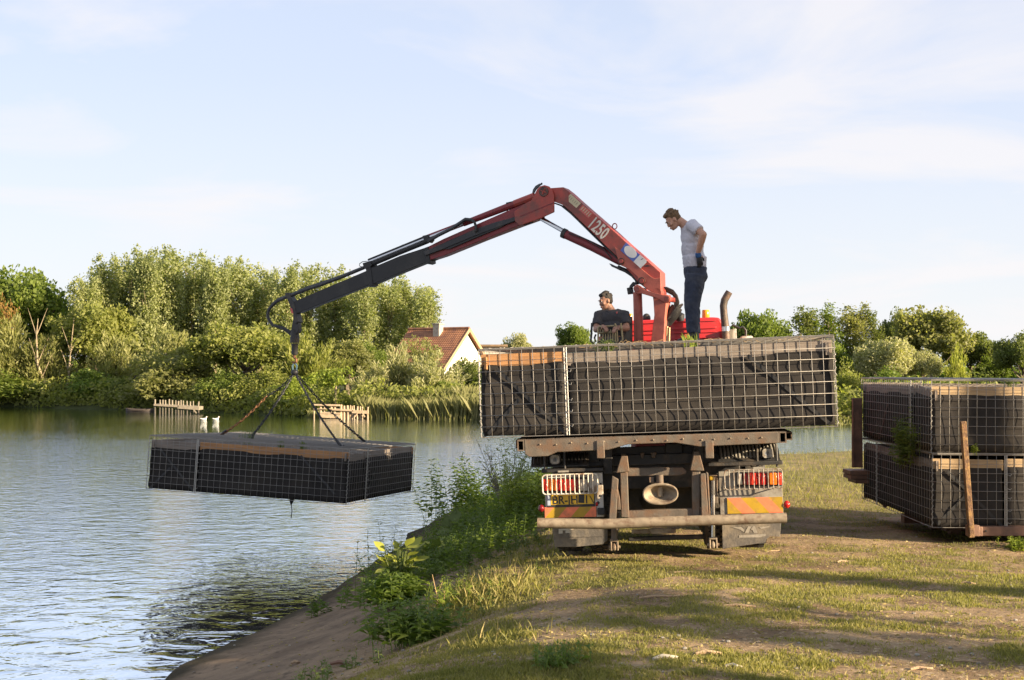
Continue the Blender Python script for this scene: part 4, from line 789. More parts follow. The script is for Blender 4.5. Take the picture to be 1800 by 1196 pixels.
def cage(M, label, group, mirror, woods, seed, faces=(0, 1, 2, 3), sag=0.0):
    e = empty('wire_cage', M=M, label=label, cat='wire cage', group=group); g = random.Random(seed)
    dv = .8 if not mirror else 2.4
    for k, (o, s, inn) in enumerate(SIDES):
        Mp = PM(o, s, inn)
        b = MB(); r_ = .0040
        for p, q in (((0, 0, 0), (3.2, 0, 0)), ((0, 0, ZH), (3.2, 0, ZH)), ((0, 0, 0), (0, 0, ZH))): b.tube([p, q], r_, 6)
        pn = b.build('mesh_panel', 'galvanised', e); pn.matrix_basis = Mp
        if k in faces:
            for i in range(1, 32): inst('wire', wire_mesh(ZH), pn, Matrix.Translation((i*.1, 0, 0)) @ Matrix.Rotation(g.uniform(0, 6.28), 4, 'Z') @ Matrix.Rotation(-math.pi/2, 4, 'Y'))
            for j in range(1, 8): inst('wire', wire_mesh(3.2), pn, Matrix.Translation((0, -.0075, j*.1 + g.uniform(-.004, .004))) @ Matrix.Rotation(g.uniform(0, 6.28), 4, 'X'))
        dp = MB().tube([(dv-.011, -.006, 0), (dv-.011, -.006, ZH)], .0055, 6).tube([(dv+.011, -.006, 0), (dv+.011, -.006, ZH)], .0055, 6).build('divider_post', 'spiral_wire', pn)
        MB().tube(spiral((0, 0, .005), (0, 0, ZH-.005), .0105, .06), .0020, 4).build('corner_spiral', 'spiral_wire', pn)
        if k in faces:
            for j in range(6): z = .08+j*.125+g.uniform(-.02, .02); MB().tube([(dv+.015, -.02, z), (dv+.045, -.028, z-.012), (dv+.052, -.03, z+.008)], .0026, 4).build('wire_end', 'spiral_wire', pn)
        MB().tube(spiral((dv, -.006, .005), (dv, -.006, ZH-.005), .016, .055), .0022, 4).build('binding_spiral', 'spiral_wire', pn)
        zt0, zt1 = woods[k][0][3], woods[k][1][3]
        for (x0, x1, (m, h0, h1, zl)) in ((.015, .79, woods[k][0]), (.815, 3.185, woods[k][1])) if not mirror else ((2.41, 3.185, woods[k][0]), (.015, 2.385, woods[k][1])):
            MB().prism([(x0, .045, h0), (x1, .045, h1), (x1, .045, h1-.115), (x0, .045, h0-.115)], (0, .03, 0)).build('board', m, pn, bevel=.003)
        xa, xb = (0, dv) if not mirror else (dv, 3.2)
        lo = lining_mesh(seed*7+k, dv-.01, min(woods[k][0][1], woods[k][0][2])-.09, woods[k][0][2]-.09) if not mirror else lining_mesh(seed*7+k, 3.2-dv-.01, woods[k][0][1]-.09, woods[k][0][2]-.09)
        l1 = lo.build('lining', 'felt', pn, smooth=R(60)); l1.location.x = xa+(.008 if mirror else 0)
        Lb = 3.2-.8-.01; l2 = lining_mesh(seed*7+k+50, Lb, woods[k][1][1]-.09, woods[k][1][2]-.09).build('lining', 'felt', pn, smooth=R(60)); l2.location.x = .81 if not mirror else 0
        for (x0, x1, z0, z1) in (((.17, .77, .62, .02), (.06, .36, .03, .34)) if not mirror else ((2.46, 3.1, .60, .03),)) + ((2.44, 3.14, .66, .02),) if k == 0 else ((1.3, .86, .50, .03),):
            MB().bar((x0, .021, z0), (x1, .021, z1), .006, .032).build('brace', 'boom_black', pn)  # braces made wide and black to carry their shadow on the lining too
    lid = MB()
    for p, q in (((-1.6, -1.6, ZH), (1.6, -1.6, ZH)), ((1.6, -1.6, ZH), (1.6, 1.6, ZH)), ((1.6, 1.6, ZH), (-1.6, 1.6, ZH)), ((-1.6, 1.6, ZH), (-1.6, -1.6, ZH))): lid.tube([Vector(p)+Vector((0, 0, .011)), Vector(q)+Vector((0, 0, .011))], .0052, 6)
    lid = lid.build('lid_mesh', 'galvanised', e)
    for i in range(1, 32):
        inst('wire', wire_mesh(3.2), lid, Matrix.Translation((-1.6, -1.6+i*.1, ZH+.011)) @ Matrix.Rotation(g.uniform(0, 6.28), 4, 'X')); inst('wire', wire_mesh(3.2), lid, Matrix.Translation((-1.6+i*.1, -1.6, ZH+.019)) @ Matrix.Rotation(math.pi/2, 4, 'Z') @ Matrix.Rotation(g.uniform(0, 6.28), 4, 'X'))
    n = 40; X = np.linspace(-1.53, 1.53, n); A, B = np.meshgrid(X, X); Zm = .705 + .05*(fbm(A+seed*3, B, 3.0, 3, seed)-.5); ii = (np.arange(n-1)[:, None]*n+np.arange(n-1)[None, :]).ravel()
    finish(mesh_np('planting_mat', np.stack([A.ravel(), B.ravel(), Zm.ravel()], 1), np.stack([ii, ii+1, ii+n+1, ii+n], 1)), 'planting_mat', 'plant_mat', e, False, R(60), 0)
    MB().box((0, 0, .02), (3.08, 3.08, .02)).build('base_sheet', 'felt', e)
    return e
def cm(corner, local, rot): return Matrix.Translation(corner) @ Euler(rot).to_matrix().to_4x4() @ Matrix.Translation(-Vector(local))
O_, Y_, G_ = 'board_orange', 'board_yellow', 'board_grey'
A1 = cm((-.02624*11.844, 11.844, EYE+.173), (-1.6, -1.6, ZH), (0, -.0384, -.13))
truck_cage = cage(A1, 'black lined wire cage overhanging the rear of the truck bed', 'wire cages of planting mats', False, [((O_, .765, .765, 0), (G_, .745, .77, 0))]+[((G_, .75, .75, 0), (O_, .75, .74, 0))]*3, 1)
A2 = TM @ Matrix.Translation((-.02, 5.02, BED+.004))
cage(A2, 'wire cage farther forward on the truck bed, under the standing man', 'wire cages of planting mats', False, [((G_, .75, .75, 0), (G_, .75, .74, 0))]*4, 2, faces=(1, 3))
A3 = cm((-2.365, 18.738, EYE-1.164), (1.6, -1.6, ZH), (-.033, .051, -.23))
sus_cage = cage(A3, 'wire cage hanging from the crane by four chains above the water', 'wire cages of planting mats', False, [((G_, .745, .735, 0), (O_, .755, .755, 0)), ((G_, .74, .72, 0), (G_, .74, .765, 0)), ((O_, .75, .75, 0), (G_, .75, .74, 0)), ((G_, .75, .75, 0), (G_, .75, .74, 0))], 3, faces=(0, 1, 3))
A4 = cm((4.627, 14.198, EYE-.12), (-1.6, -1.6, ZH), (0, .008, -.031)); A5 = A4 @ Matrix.Translation((.012, 0, -.817))
cage(A4, 'upper wire cage of the stack of two on the brown trailer', 'wire cages of planting mats', True, [((Y_, .74, .74, 0), (Y_, .735, .735, 0)), ((G_, .75, .75, 0), (Y_, .75, .74, 0)), ((G_, .75, .75, 0), (G_, .75, .74, 0)), ((G_, .75, .69, 0), (G_, .73, .74, 0))], 4, faces=(0, 3))
cage(A5, 'lower wire cage of the stack, resting on the brown trailer bed', 'wire cages of planting mats', False, [((Y_, .755, .745, 0), (Y_, .76, .75, 0)), ((G_, .75, .75, 0), (Y_, .75, .74, 0)), ((G_, .75, .75, 0), (G_, .75, .74, 0)), ((G_, .755, .755, 0), (G_, .75, .73, 0))], 5, faces=(0, 3))
# ------------------------------------------------------------------ loader crane (its boom swings in one upright plane)
CP0 = Vector((2.05, 18.3, 0)); CP1 = Vector((-3.53, 20.66, 0)); CD = (CP1-CP0).normalized(); CNn = Vector((-CD.y, CD.x, 0))
if CNn.y > 0: CNn = -CNn
def K(px, py, off=0.0): return hit(px, py, CP0 + CNn*off, CNn)
crane = empty('loader_crane', (CP0.x, CP0.y, -.38+.9), label='red and black knuckle boom crane mounted behind the truck cab, reaching over the water', cat='crane')
def plate(name, pts, off, th, m, par=crane, bevel=.006): return MB().prism([K(x, y, off) for x, y in pts], CNn*-th).build(name, m, par, True, bevel=bevel)
def kt(name, pts, r_, off, m, n=10, par=crane): return MB().tube([K(x, y, off) for x, y in pts], r_, n).build(name, m, par, True)
def pin(px, py, r_, off, L, m='grease', par=crane, name='pin'): 
    c = K(px, py, off); return MB().tube([c, c-CNn*L], r_, 18).build(name, m, par, True, bevel=.004)
boom_pts = [(966, 331), (990, 329.3), (1000, 337), (1020, 355), (1043, 375), (1081, 408), (1100, 425.5), (1136, 457), (1161, 479), (1161.8, 506), (1162, 520), (1150, 514), (1140, 511), (1130, 501), (1122, 497), (1112, 484), (1097, 468), (1085, 452), (1060, 428), (1036, 404), (1018, 387), (1004, 373), (988, 360), (974, 355), (958, 349), (948, 337)]
boom = plate('main_boom', boom_pts, .12, .24, 'crane_red')
plate('gusset_plate', [(1080, 434), (1090, 441), (1113, 460), (1127, 472), (1145, 487), (1151, 490), (1161, 488), (1161.8, 506), (1162, 520), (1150, 514), (1140, 511), (1130, 501), (1122, 497), (1120.4, 487), (1105, 473), (1089, 466), (1085, 452)], .14, .018, 'crane_red_faded', boom)
plate('gusset_plate', [(1080, 434), (1113, 460), (1145, 487), (1161, 488), (1162, 520), (1140, 511), (1122, 497), (1105, 473), (1089, 466), (1085, 452)], -.12, .018, 'crane_red_faded', boom)
plate('corner_patch', [(984, 331), (999, 338), (1000, 358), (998, 362), (986, 352), (981, 340)], .126, .007, 'crane_red', boom, .002)
plate('underside_strip', [(974, 356), (988, 361), (1004, 374), (1018, 388), (1060, 429.5), (1085, 453), (1084, 455), (1058, 431), (1016, 389.5), (1002, 376), (986, 363), (974, 358.5)], .10, .20, 'boom_black', boom, .002)  # thin black strip along the boom's lower edge
plate('instruction_sticker', [(1003.2, 341), (1021, 357.5), (1013, 366), (994.5, 350)], .1235, .0035, 'sticker_cream', boom, 0)
plate('warning_sticker', [(1024.5, 360.5), (1042.5, 376), (1034.5, 384), (1017, 369)], .1235, .0035, 'sticker_red', boom, 0)
for k in range(5):
    for (x0, y0, dx_, dy_, m) in ((999+k*3.1, 348+k*2.8, 7, -7, 'seat_panel'),): MB().bar(K(x0+.5, y0+1, .1255), K(x0-1+5, y0-3, .1255), .003, .004).build('sticker_print', m, boom, True)
    MB().bar(K(1021+k*3.2, 369+k*2.9, .1255), K(1026.5+k*3.2, 363.5+k*2.9, .1255), .003, .012).build('sticker_print', 'sticker_cream', boom, True)
plate('maker_badge', [(1100.5, 426.5), (1125, 448), (1113, 460.5), (1090.5, 440.5)], .1445, .0035, 'sticker_blue', boom, 0)
plate('maker_badge', [(1125, 448), (1136.5, 458), (1136, 462), (1126, 472), (1113.5, 460.5)], .1445, .0035, 'sticker_white', boom, 0)
q = K(1108, 443, .149); ax = (K(1119, 452.5, .149)-K(1097, 433.5, .149)).normalized(); ay = CNn.cross(ax)
MB().prism([q+ax*(.108*math.cos(t))+ay*(.070*math.sin(t)) for t in [2*math.pi*k/28 for k in range(28)]], CNn*-.003).build('badge_oval', 'sticker_white', boom, True)
MB().prism([K(x, y, .1475) for x, y in ((1126, 456.5), (1131, 453.8), (1129.5, 456), (1127, 457))], CNn*-.002).build('badge_mark', 'ink', boom, True)
MB().prism([K(x, y, .1475) for x, y in ((1129, 468), (1138, 466), (1145, 468), (1136, 469.5))], CNn*-.002).build('badge_mark', 'ink', boom, True)
# 1250 lettering along the boom
tx = (K(1062, 411, .124)-K(1032.5, 384, .124)); tx.normalize(); ty = CNn.cross(tx); ty = ty if ty.z > 0 else -ty
o_ = K(1031.5, 396.5, .124); Mt = Matrix((( tx.x, ty.x, CNn.x, o_.x), (tx.y, ty.y, CNn.y, o_.y), (tx.z, ty.z, CNn.z, o_.z), (0, 0, 0, 1)))
tt = text('1250', 'letter_white', boom, crane.matrix_basis.inverted() @ Mt, .26, .62, 'boom_number', .0015, .006, 1.06); tt.matrix_parent_inverse = Matrix()
tt.matrix_basis = Mt @ Matrix.Diagonal((.60, 1, 1, 1)); tt.matrix_parent_inverse = Matrix()
c = K(1080.5, 403.5, 0); MB().tube([c+CD*(.035*math.cos(t))+Vector((0, 0, .045+.04*math.sin(t))) for t in [2*math.pi*k/14 for k in range(15)]], .008, 6).build('lifting_eye', 'crane_red_dark', boom, True)
for (x, y, r_) in ((1091.5, 459.5, .042), (1127.5, 494, .046)):
    pin(x, y, r_*1.15, .165, .32); pin(x, y, r_*.75, .175, .02, 'crane_red')
# jib (outer box, two black extensions, head plates)
jib = plate('jib_outer_box', [(952, 346), (902, 366.5), (838, 394.5), (780, 420), (748, 436), (749, 459.5), (780, 449.5), (850, 421), (913, 396.7), (950, 383.5)], .09, .18, 'crane_red_dark')
head = [(944, 333), (949, 327.8), (957, 325.5), (965, 328), (971, 335.5), (973.6, 345), (973.8, 373), (950, 384), (913.5, 397), (905, 389), (904, 372), (911, 366.5), (923, 358), (934, 352)]
plate('jib_head_plate', head, .165, .03, 'crane_red', jib); plate('jib_head_plate', head, -.135, .03, 'crane_red', jib)
MB().bar(K(914, 380.5, .168), K(973.5, 356.5, .168), .004, .012).build('head_seam', 'crane_red_dark', jib, True)
pin(955.5, 337, .075, .175, .35, 'grease'); e_ = K(955.5, 337, .18)
for k in range(4): MB().bar(e_, e_+CD*(.045*math.cos(k*1.57+.4))+Vector((0, 0, .045*math.sin(k*1.57+.4))), .018, .012).build('pin_bolt', 'crane_red', crane, True)
plate('extension_box', [(765, 430), (703, 450), (651, 472), (654.5, 500.5), (700, 481), (765, 455)], .075, .15, 'boom_black')
plate('extension_box', [(660, 469.5), (516, 530.5), (520, 552), (660, 496.5)], .062, .124, 'boom_black')
plate('box_collar', [(746, 436), (752.5, 433.5), (756, 462), (749.5, 464.5)], .105, .21, 'boom_black'); plate('box_collar', [(641, 465), (650, 462), (656, 502), (649, 505)], .085, .17, 'boom_black')
plate('tip_bracket', [(500.5, 516), (507, 514.5), (514, 528), (517, 533), (521, 552), (524, 566), (520, 570), (515.5, 566), (515, 553), (508, 534)], .07, .14, 'black_steel'); plate('tip_flag', [(509.5, 541), (513.5, 543), (515.5, 551.5), (512, 551)], .075, .15, 'sticker_red', bevel=0)
kt('extension_ram', [(934, 348), (905, 359), (815, 393.5)], [.058, .056, .045], .05, 'crane_red_dark'); kt('ram_barrel_end', [(905, 359.2), (940, 345.6)], .062, .05, 'crane_red')
kt('extension_ram', [(836, 385), (747, 419)], .040, -.03, 'crane_red_dark')
kt('ram_rod', [(815, 393.5), (747, 420.5), (647, 461)], .024, .05, 'chrome_rod'); kt('second_ram', [(752, 424), (700, 445), (648, 467)], .040, .03, 'boom_black'); kt('feed_pipe', [(746, 416.5), (647, 457)], .014, .05, 'boom_black', 6)
kt('return_pipe', [(912, 357), (880, 363), (868, 370.5), (836, 382.5)], .007, .06, 'chrome_rod', 6); kt('feed_pipe', [(936, 345), (912, 353), (890, 358)], .014, .08, 'guard_grey', 6); kt('feed_pipe', [(721, 429), (707, 431), (697, 441)], .006, .05, 'guard_grey', 6)
kt('pipe_loop', [(645, 459.5), (637, 460.5), (632, 464), (632, 468), (638, 470)], .006, .05, 'guard_grey', 6)
plate('ram_clamp', [(742, 415), (752, 412.5), (754, 421), (750, 426), (746, 425)], .10, .2, 'boom_black'); plate('ram_clamp', [(637, 463), (650, 459), (654, 466), (650, 471), (640, 473)], .09, .18, 'boom_black')
kt('ram_strut', [(890, 367.5), (892, 372)], .012, .05, 'boom_black', 6); kt('ram_strut', [(896, 365), (897, 370)], .012, .05, 'boom_black', 6)
# hose guard strip on the near side, hose bundles
plate('hose_guard', [(744, 443), (780, 427), (836, 402.5), (870, 391), (908, 380.5), (921, 383), (936, 390.5), (935, 392.5), (921, 396.5), (906, 388.5), (870, 402), (836, 414.5), (780, 438), (747, 450)], .135, .05, 'guard_grey', bevel=.01)
plate('hose_guard_shadow_strip', [(838, 413.5), (895, 392), (880, 400), (838, 417.5), (790, 438), (780, 438.5)], .125, .04, 'boom_black', bevel=.002)  # black strip put in for the shadow under the hose guard
for k in range(3):
    o = .13+.022*k; kt('hose', [(836.5, 409-k), (836.5, 398), (834, 390.5), (828, 386+k*.5), (818, 385+k*.8), (806, 393+k), (792, 402+k), (770, 413+k), (752, 423+k*1.5)], .020, o, 'hose', 8)
for k in range(3):
    kt('hose', [(640, 470+k*.6), (600, 486+k), (560, 500+k*1.4), (542, 505.5+k*1.4), (520, 515+k), (503, 521.5+k*.8), (489, 527+k), (480, 534+k), (473, 543+k*.7), (470.5, 553+k*.5), (473, 563+k*.3), (479, 571.5), (489, 574.5), (499, 579-k*1.2), (505, 584-k*2), (511, 589-k*3)], [.024]*13+[.020, .016, .016], .01+.030*(k-1), 'hose', 8)
for k in range(4):
    kt('hose', [(936, 346-k*1.2), (938, 340-k*2), (942, 333-k*1.6), (948, 327-k*.8), (953, 322+k*.6)], .012, .05-.05*k, 'hose', 6)
# elbow ram, link arm, lift ram, column
kt('elbow_ram_rod', [(952, 388-3), (992, 407.5)], .034, 0, 'chrome_rod', 12)
kt('elbow_ram', [(990.5, 410.5), (1040, 433), (1092, 459)], [.066, .068, .072], 0, 'crane_red_dark', 16); kt('ram_gland', [(989, 409.5), (995, 412.3)], .074, 0, 'black_steel', 16); kt('ram_pipe', [(1000, 410), (1030, 421), (1062, 439), (1075, 455)], .009, .08, 'hose', 6)
plate('valve_block', [(1070, 463), (1078, 467), (1086, 469), (1092, 472), (1090, 476), (1082, 472), (1075, 469)], .06, .12, 'black_steel'); 
kt('hose', [(1086, 470), (1100, 476), (1112, 484), (1119, 492), (1121, 500)], .03, .02, 'hose', 8)
plate('column', [(1147, 520), (1172, 518), (1171, 534), (1169, 556), (1166.5, 602), (1165, 640), (1141, 640), (1144, 602), (1150, 554), (1148.5, 530)], .11, .22, 'crane_red_faded')
kt('lift_ram', [(1120.5, 514), (1122, 560), (1123.5, 640)], [.064, .066, .07], .02, 'crane_red_faded', 20)
link = [(1113, 507), (1115, 502.5), (1120, 500.5), (1125.5, 503), (1133, 509.5), (1150, 514.5), (1166, 519), (1174, 519), (1178, 524), (1177, 530.5), (1172, 533.5), (1164, 530), (1156, 525), (1128, 516.5), (1120, 517), (1115, 513.5)]
plate('link_arm', link, .185, .035, 'crane_red_faded'); plate('link_arm', link, -.15, .035, 'crane_red_faded')
for (x, y) in ((1120, 508.5), (1171, 525.5)): pin(x, y, .036, .20, .40, 'crane_red')
pin(1154, 515, .07, .14, .28, 'crane_red')
MB().box((CP0.x-.02, 18.32, .55), (.62, .60, .55)).build('crane_base', 'crane_red_dark', crane, True, bevel=.02); MB().box((CP0.x-.06, 18.35, .33), (2.35, .30, .24), (0, 0, -.1)).build('outrigger_beam', 'crane_red_dark', crane, True, bevel=.01)
for k in range(4):
    kt('hose', [(1161, 506+k*2), (1172, 506+k*2.3), (1183, 511+k*2.5), (1190-k*.9, 520+k*2), (1193-k*2.2, 531), (1192-k*2.2, 541), (1186-k, 549), (1180, 556), (1174, 566), (1172+k, 585), (1172+k, 612)], .013, -.02-.05*k, 'hose', 7)
kt('hose_sleeve', [(1190, 540), (1184, 551), (1177, 560), (1172.5, 570)], [.085, .095, .085, .06], -.08, 'hose', 12); kt('hose_sleeve', [(1187, 552), (1196, 558), (1197, 565)], [.06, .075, .05], -.15, 'hose', 10)
for k in range(6): kt('sleeve_wrap', [(1190-k*2.8, 541+k*4.0), (1191-k*2.8, 542.4+k*4.0)], .10, -.08, 'black_rubber', 12)
kt('brass_fitting', [(1172.5, 574), (1171.5, 590)], .02, .02, 'lever_brass', 8); kt('brass_fitting', [(1176.5, 576), (1176, 600)], .016, .02, 'lever_brass', 8)
for k in range(4): kt('hose', [(1121, 499-k), (1113, 497+k*2), (1108, 503+k*1.6), (1106+k*1.6, 511), (1107+k*2, 517)], .012, -.05+.03*k, 'hose', 6)
kt('hose_clamp', [(1107, 506), (1109, 517)], .045, 0, 'black_rubber', 8)
# rotator and hook at the jib tip
hk = K(518, 560)
def hz_(y): return K(517, y).z
hx = K(518.2, 580); hx.z = 0
def rev(name, prof, m, n=18): return MB().lathe([(r_, hz_(y)) for r_, y in prof], Matrix.Translation(hx), n).build(name, m, crane, True)
plate('tip_link', [(515, 562), (523, 563), (525, 580), (523, 586), (513, 586), (512, 578)], .05, .10, 'black_steel')
rev('rotator', [(.07, 603), (.075, 601), (.078, 594), (.070, 593), (.070, 581), (.05, 579)], 'black_steel'); rev('rotator', [(.045, 624), (.052, 622), (.052, 607), (.07, 604)], 'black_steel')
kt('hook', [(517.5, 622), (517.5, 629), (521, 632), (521, 636), (517, 639), (513.5, 636)], [.028, .024, .024, .024, .02, .012], 0, 'chain_rust', 10)
# operator's stand: seat, back panel, lever guard
st = K(1078, 640, .15); sv = 18.15
def S3(px, py, dy=0): return at(px, py, sv+dy)
def opt(name, pts, r_, m, dy=0, n=8): return MB().tube([S3(x, y, dy) for x, y in pts], r_, n).build(name, m, crane, True)
a, b_ = S3(1098, 556, .30), S3(1112, 640, .30); MB().box2((a.x-.05, sv+.28, b_.z), (b_.x, sv+.34, a.z)).build('seat_back_panel', 'seat_panel', crane, True, bevel=.02)
a, b_ = S3(1050, 628, .1), S3(1096, 634, .1); MB().box2((a.x, sv-.1, b_.z), (b_.x, sv+.36, a.z)).build('operator_seat', 'black_rubber', crane, True, bevel=.02)
MB().box2((a.x-.05, sv-.75, S3(1050, 660).z), (b_.x+.1, sv+.4, S3(1050, 655).z)).build('foot_platform', 'black_steel', crane, True, bevel=.01); MB().tube([S3(1075, 634, .15), S3(1076, 700, .15)], .05, 8).build('seat_post', 'black_steel', crane, True)
LV = -.42
opt('lever_guard', [(1051.5, 606), (1051.5, 577), (1053, 574.5), (1079, 573), (1081, 576), (1082, 604)], .013, 'lever_brass', LV); opt('lever_guard', [(1051, 586), (1080, 584)], .013, 'lever_brass', LV); opt('lever_guard', [(1082, 604), (1086, 600), (1084.5, 585), (1083.5, 574), (1080.5, 569)], .013, 'lever_brass', LV)
opt('side_guard', [(1040.5, 568), (1039.5, 588), (1038.5, 600), (1044, 605)], .015, 'guard_grey', LV); opt('side_guard', [(1091.5, 568.5), (1093, 583), (1095, 597), (1090, 602)], .014, 'lever_brass', LV); opt('side_guard', [(1047.5, 588), (1045, 594), (1047, 602)], .013, 'guard_grey', LV)
a, b_ = S3(1051, 600, LV), S3(1082, 608, LV); MB().box2((a.x, sv+LV-.02, b_.z), (b_.x, sv+LV+.16, a.z)).build('valve_bank', 'black_steel', crane, True, bevel=.005)
for k, x in enumerate((1055.5, 1060, 1064.5, 1069, 1073, 1077)):
    opt('lever', [(x, 604), (x+.2, 590), (x, 577+(k % 2))], .010, 'lever_brass', LV+.05, 6); MB().ball(S3(x, 576.5+(k % 2), LV+.05), .018, 8).build('lever_knob', 'black_rubber', crane, True)
# ------------------------------------------------------------------ chain sling
apex = Vector((hx.x, hx.y, K(516, 655).z)); top = Vector((hx.x, hx.y, K(517, 636).z))
sling = empty('chain_sling', apex, label='four legged lifting chain between the crane hook and the hanging cage', cat='chain')
lk = MB().tube([Vector((.014*math.cos(t), 0, .022*math.sin(t)+(.014 if math.sin(t) > 0 else -.014))) for t in [2*math.pi*k/10 for k in range(11)]], .0085, 5, False)
def chain(p0, p1, name, m):
    p0, p1 = Vector(p0), Vector(p1); d = (p1-p0); L = d.length; n = max(2, int(L/.056)); q = d.to_track_quat('Z', 'Y').to_matrix(); b = MB()
    for i in range(n):
        t = (i+.5)/n; c = p0+d*t+Vector((0, 0, -.05*math.sin(math.pi*t))); Mq = q @ Matrix.Rotation((i % 2)*math.pi/2, 3, 'Z'); b.add([c + Mq @ Vector(v) for v in lk.v], lk.f)
    return b.build(name, m, sling, True)
ends = [A3 @ Vector(v) for v in ((-1.2, -.05, ZH), (-.42, -.6, ZH), (1.22, -.95, ZH), (.92, 1.0, ZH))]
for i, q in enumerate(ends):
    dq = (q-apex).normalized(); s0 = apex+dq*.03
    if i == 0: mid = s0+(q-s0)*.36; chain(s0, mid, 'chain_leg', 'chain_dark'); chain(mid, q, 'chain_leg', 'chain_rust')
    else: chain(s0, q-dq*.10, 'chain_leg', 'chain_dark')
    MB().tube([q-dq*.14, q-dq*.08+Vector((0, 0, .0)), q+Vector((.03, 0, -.01)), q+Vector((.05, 0, .03))], [.022, .024, .018, .008], 8).build('sling_hook', 'chain_dark', sling, True)
for k in (-1, 1): MB().tube([top+Vector((0, 0, -.02)), top+Vector((k*.035, 0, -.06)), apex+Vector((k*.03, 0, .04)), apex+Vector((0, 0, .0))], .014, 8).build('master_link', 'sling_blue', sling, True)
MB().ball(apex, (.06, .05, .05), 10).build('master_ring', 'chain_dark', sling, True)
q = A3 @ Vector((.45, -.9, -.0)); e = empty('dangling_strap', q, label='dark strap end hanging below the suspended cage', cat='strap'); MB().tube([(0, 0, .02), (.01, 0, -.07), (0, 0, -.13)], [.03, .035, .012], 8).build('strap_end', 'black_rubber', e)
MB().tube([(0, 0, -.12), (.015, 0, -.22), (.0, 0, -.34)], .007, 5).build('loose_cord', 'chain_dark', e)
# ------------------------------------------------------------------ brown trailer
zs = (A5 @ Vector((0, 0, 0))).z
trailer = empty('flatbed_trailer', (6.2, 15.8, hz(6.2, 15.8)), label='brown flatbed trailer carrying the two stacked cages', cat='trailer')
yw = Matrix.Rotation(-.031, 4, 'Z')
def W_(px, py, Y): return at(px, py, Y)
fr0 = W_(1708, 925.5, 14.15); MB().box2((fr0.x, 14.12, W_(1708, 942, 14.15).z), (12.2, 14.22, fr0.z)).build('side_rail', 'brown_steel', trailer, True, bevel=.006)
MB().box2((5.0, 17.2, fr0.z-.105), (12.2, 17.3, fr0.z)).build('side_rail', 'brown_steel', trailer, True, bevel=.006)
for x in (5.35, 6.2, 7.1, 8.0, 9, 10, 11, 12.1): MB().box2((x-.05, 14.22, fr0.z-.09), (x+.05, 17.2, fr0.z-.01)).build('cross_member', 'brown_steel', trailer, True, bevel=.005)
MB().box2((5.15, 15.3, fr0.z-.20), (12.1, 15.45, fr0.z-.09)).build('spine_beam', 'brown_steel', trailer, True); MB().box2((4.9, 16.1, fr0.z-.20), (12.1, 16.25, fr0.z-.09)).build('spine_beam', 'brown_steel', trailer, True)
MB().ball(at(1733, 934, 14.11), (.012, .006, .012), 8).build('rail_hole', 'ink', trailer, True)
p0, p1 = W_(1692.5, 741, 14.03), W_(1707.5, 945, 14.03)
MB().bar(p1, p0, .062, .05, (0, 1, 0)).build('stake_post', 'stake_rust', trailer, True, bevel=.006); MB().bar(p1+Vector((-.02, -.03, .02)), p0+Vector((-.02, -.03, -.02)), .012, .02, (0, 1, 0)).build('stake_lip', 'stake_rust', trailer, True)
MB().box(p1+Vector((.03, .05, .07)), (.13, .08, .12)).build('stake_socket', 'brown_steel', trailer, True, bevel=.006); MB().box(W_(1718, 934, 14.08), (.10, .06, .10)).build('socket_plate', 'brown_steel', trailer, True, bevel=.005)
a, b_ = W_(1497, 700, 17.35), W_(1516, 822, 17.35); MB().box2((a.x, 17.33, b_.z), (b_.x, 17.37, a.z)).box2((a.x, 17.30, b_.z), (a.x+.018, 17.37, a.z)).build('head_post', 'brown_steel', trailer, True, bevel=.004)
for (x0, x1, y0, y1) in ((1488, 1522, 826, 833), (1489, 1522, 834, 841), (1497, 1524, 842, 848)): a, b_ = W_(x0, y0, 17.3), W_(x1, y1, 17.3); MB().box2((a.x, 17.1, b_.z), (b_.x+.3, 17.5, a.z)).build('head_beam', 'brown_steel', trailer, True, bevel=.004)
a = W_(1514, 848, 17.3); MB().bar((a.x+.1, 17.3, a.z), (a.x+.35, 17.3, fr0.z-.1), .10, .10).build('head_leg', 'brown_steel', trailer, True)
for x in (8.9, 9.9):
    for y in (14.55, 16.9):
        zg = hz(x, y); MB().lathe([(.12, -.1), (.25, -.11), (.27, -.07), (.27, .07), (.25, .11), (.12, .1)], Matrix.Translation((x, y, zg+.26)) @ Matrix.Rotation(math.pi/2, 4, 'X'), 20).build('wheel', 'black_rubber', trailer, True)
for x in (5.3,): MB().box2((x-.06, 15.4, hz(x, 15.5)-.05), (x+.06, 15.52, fr0.z-.2)).build('support_leg', 'brown_steel', trailer, True); MB().box2((x-.06, 16.1, hz(x, 16.2)-.05), (x+.06, 16.22, fr0.z-.2)).build('support_leg', 'brown_steel', trailer, True)
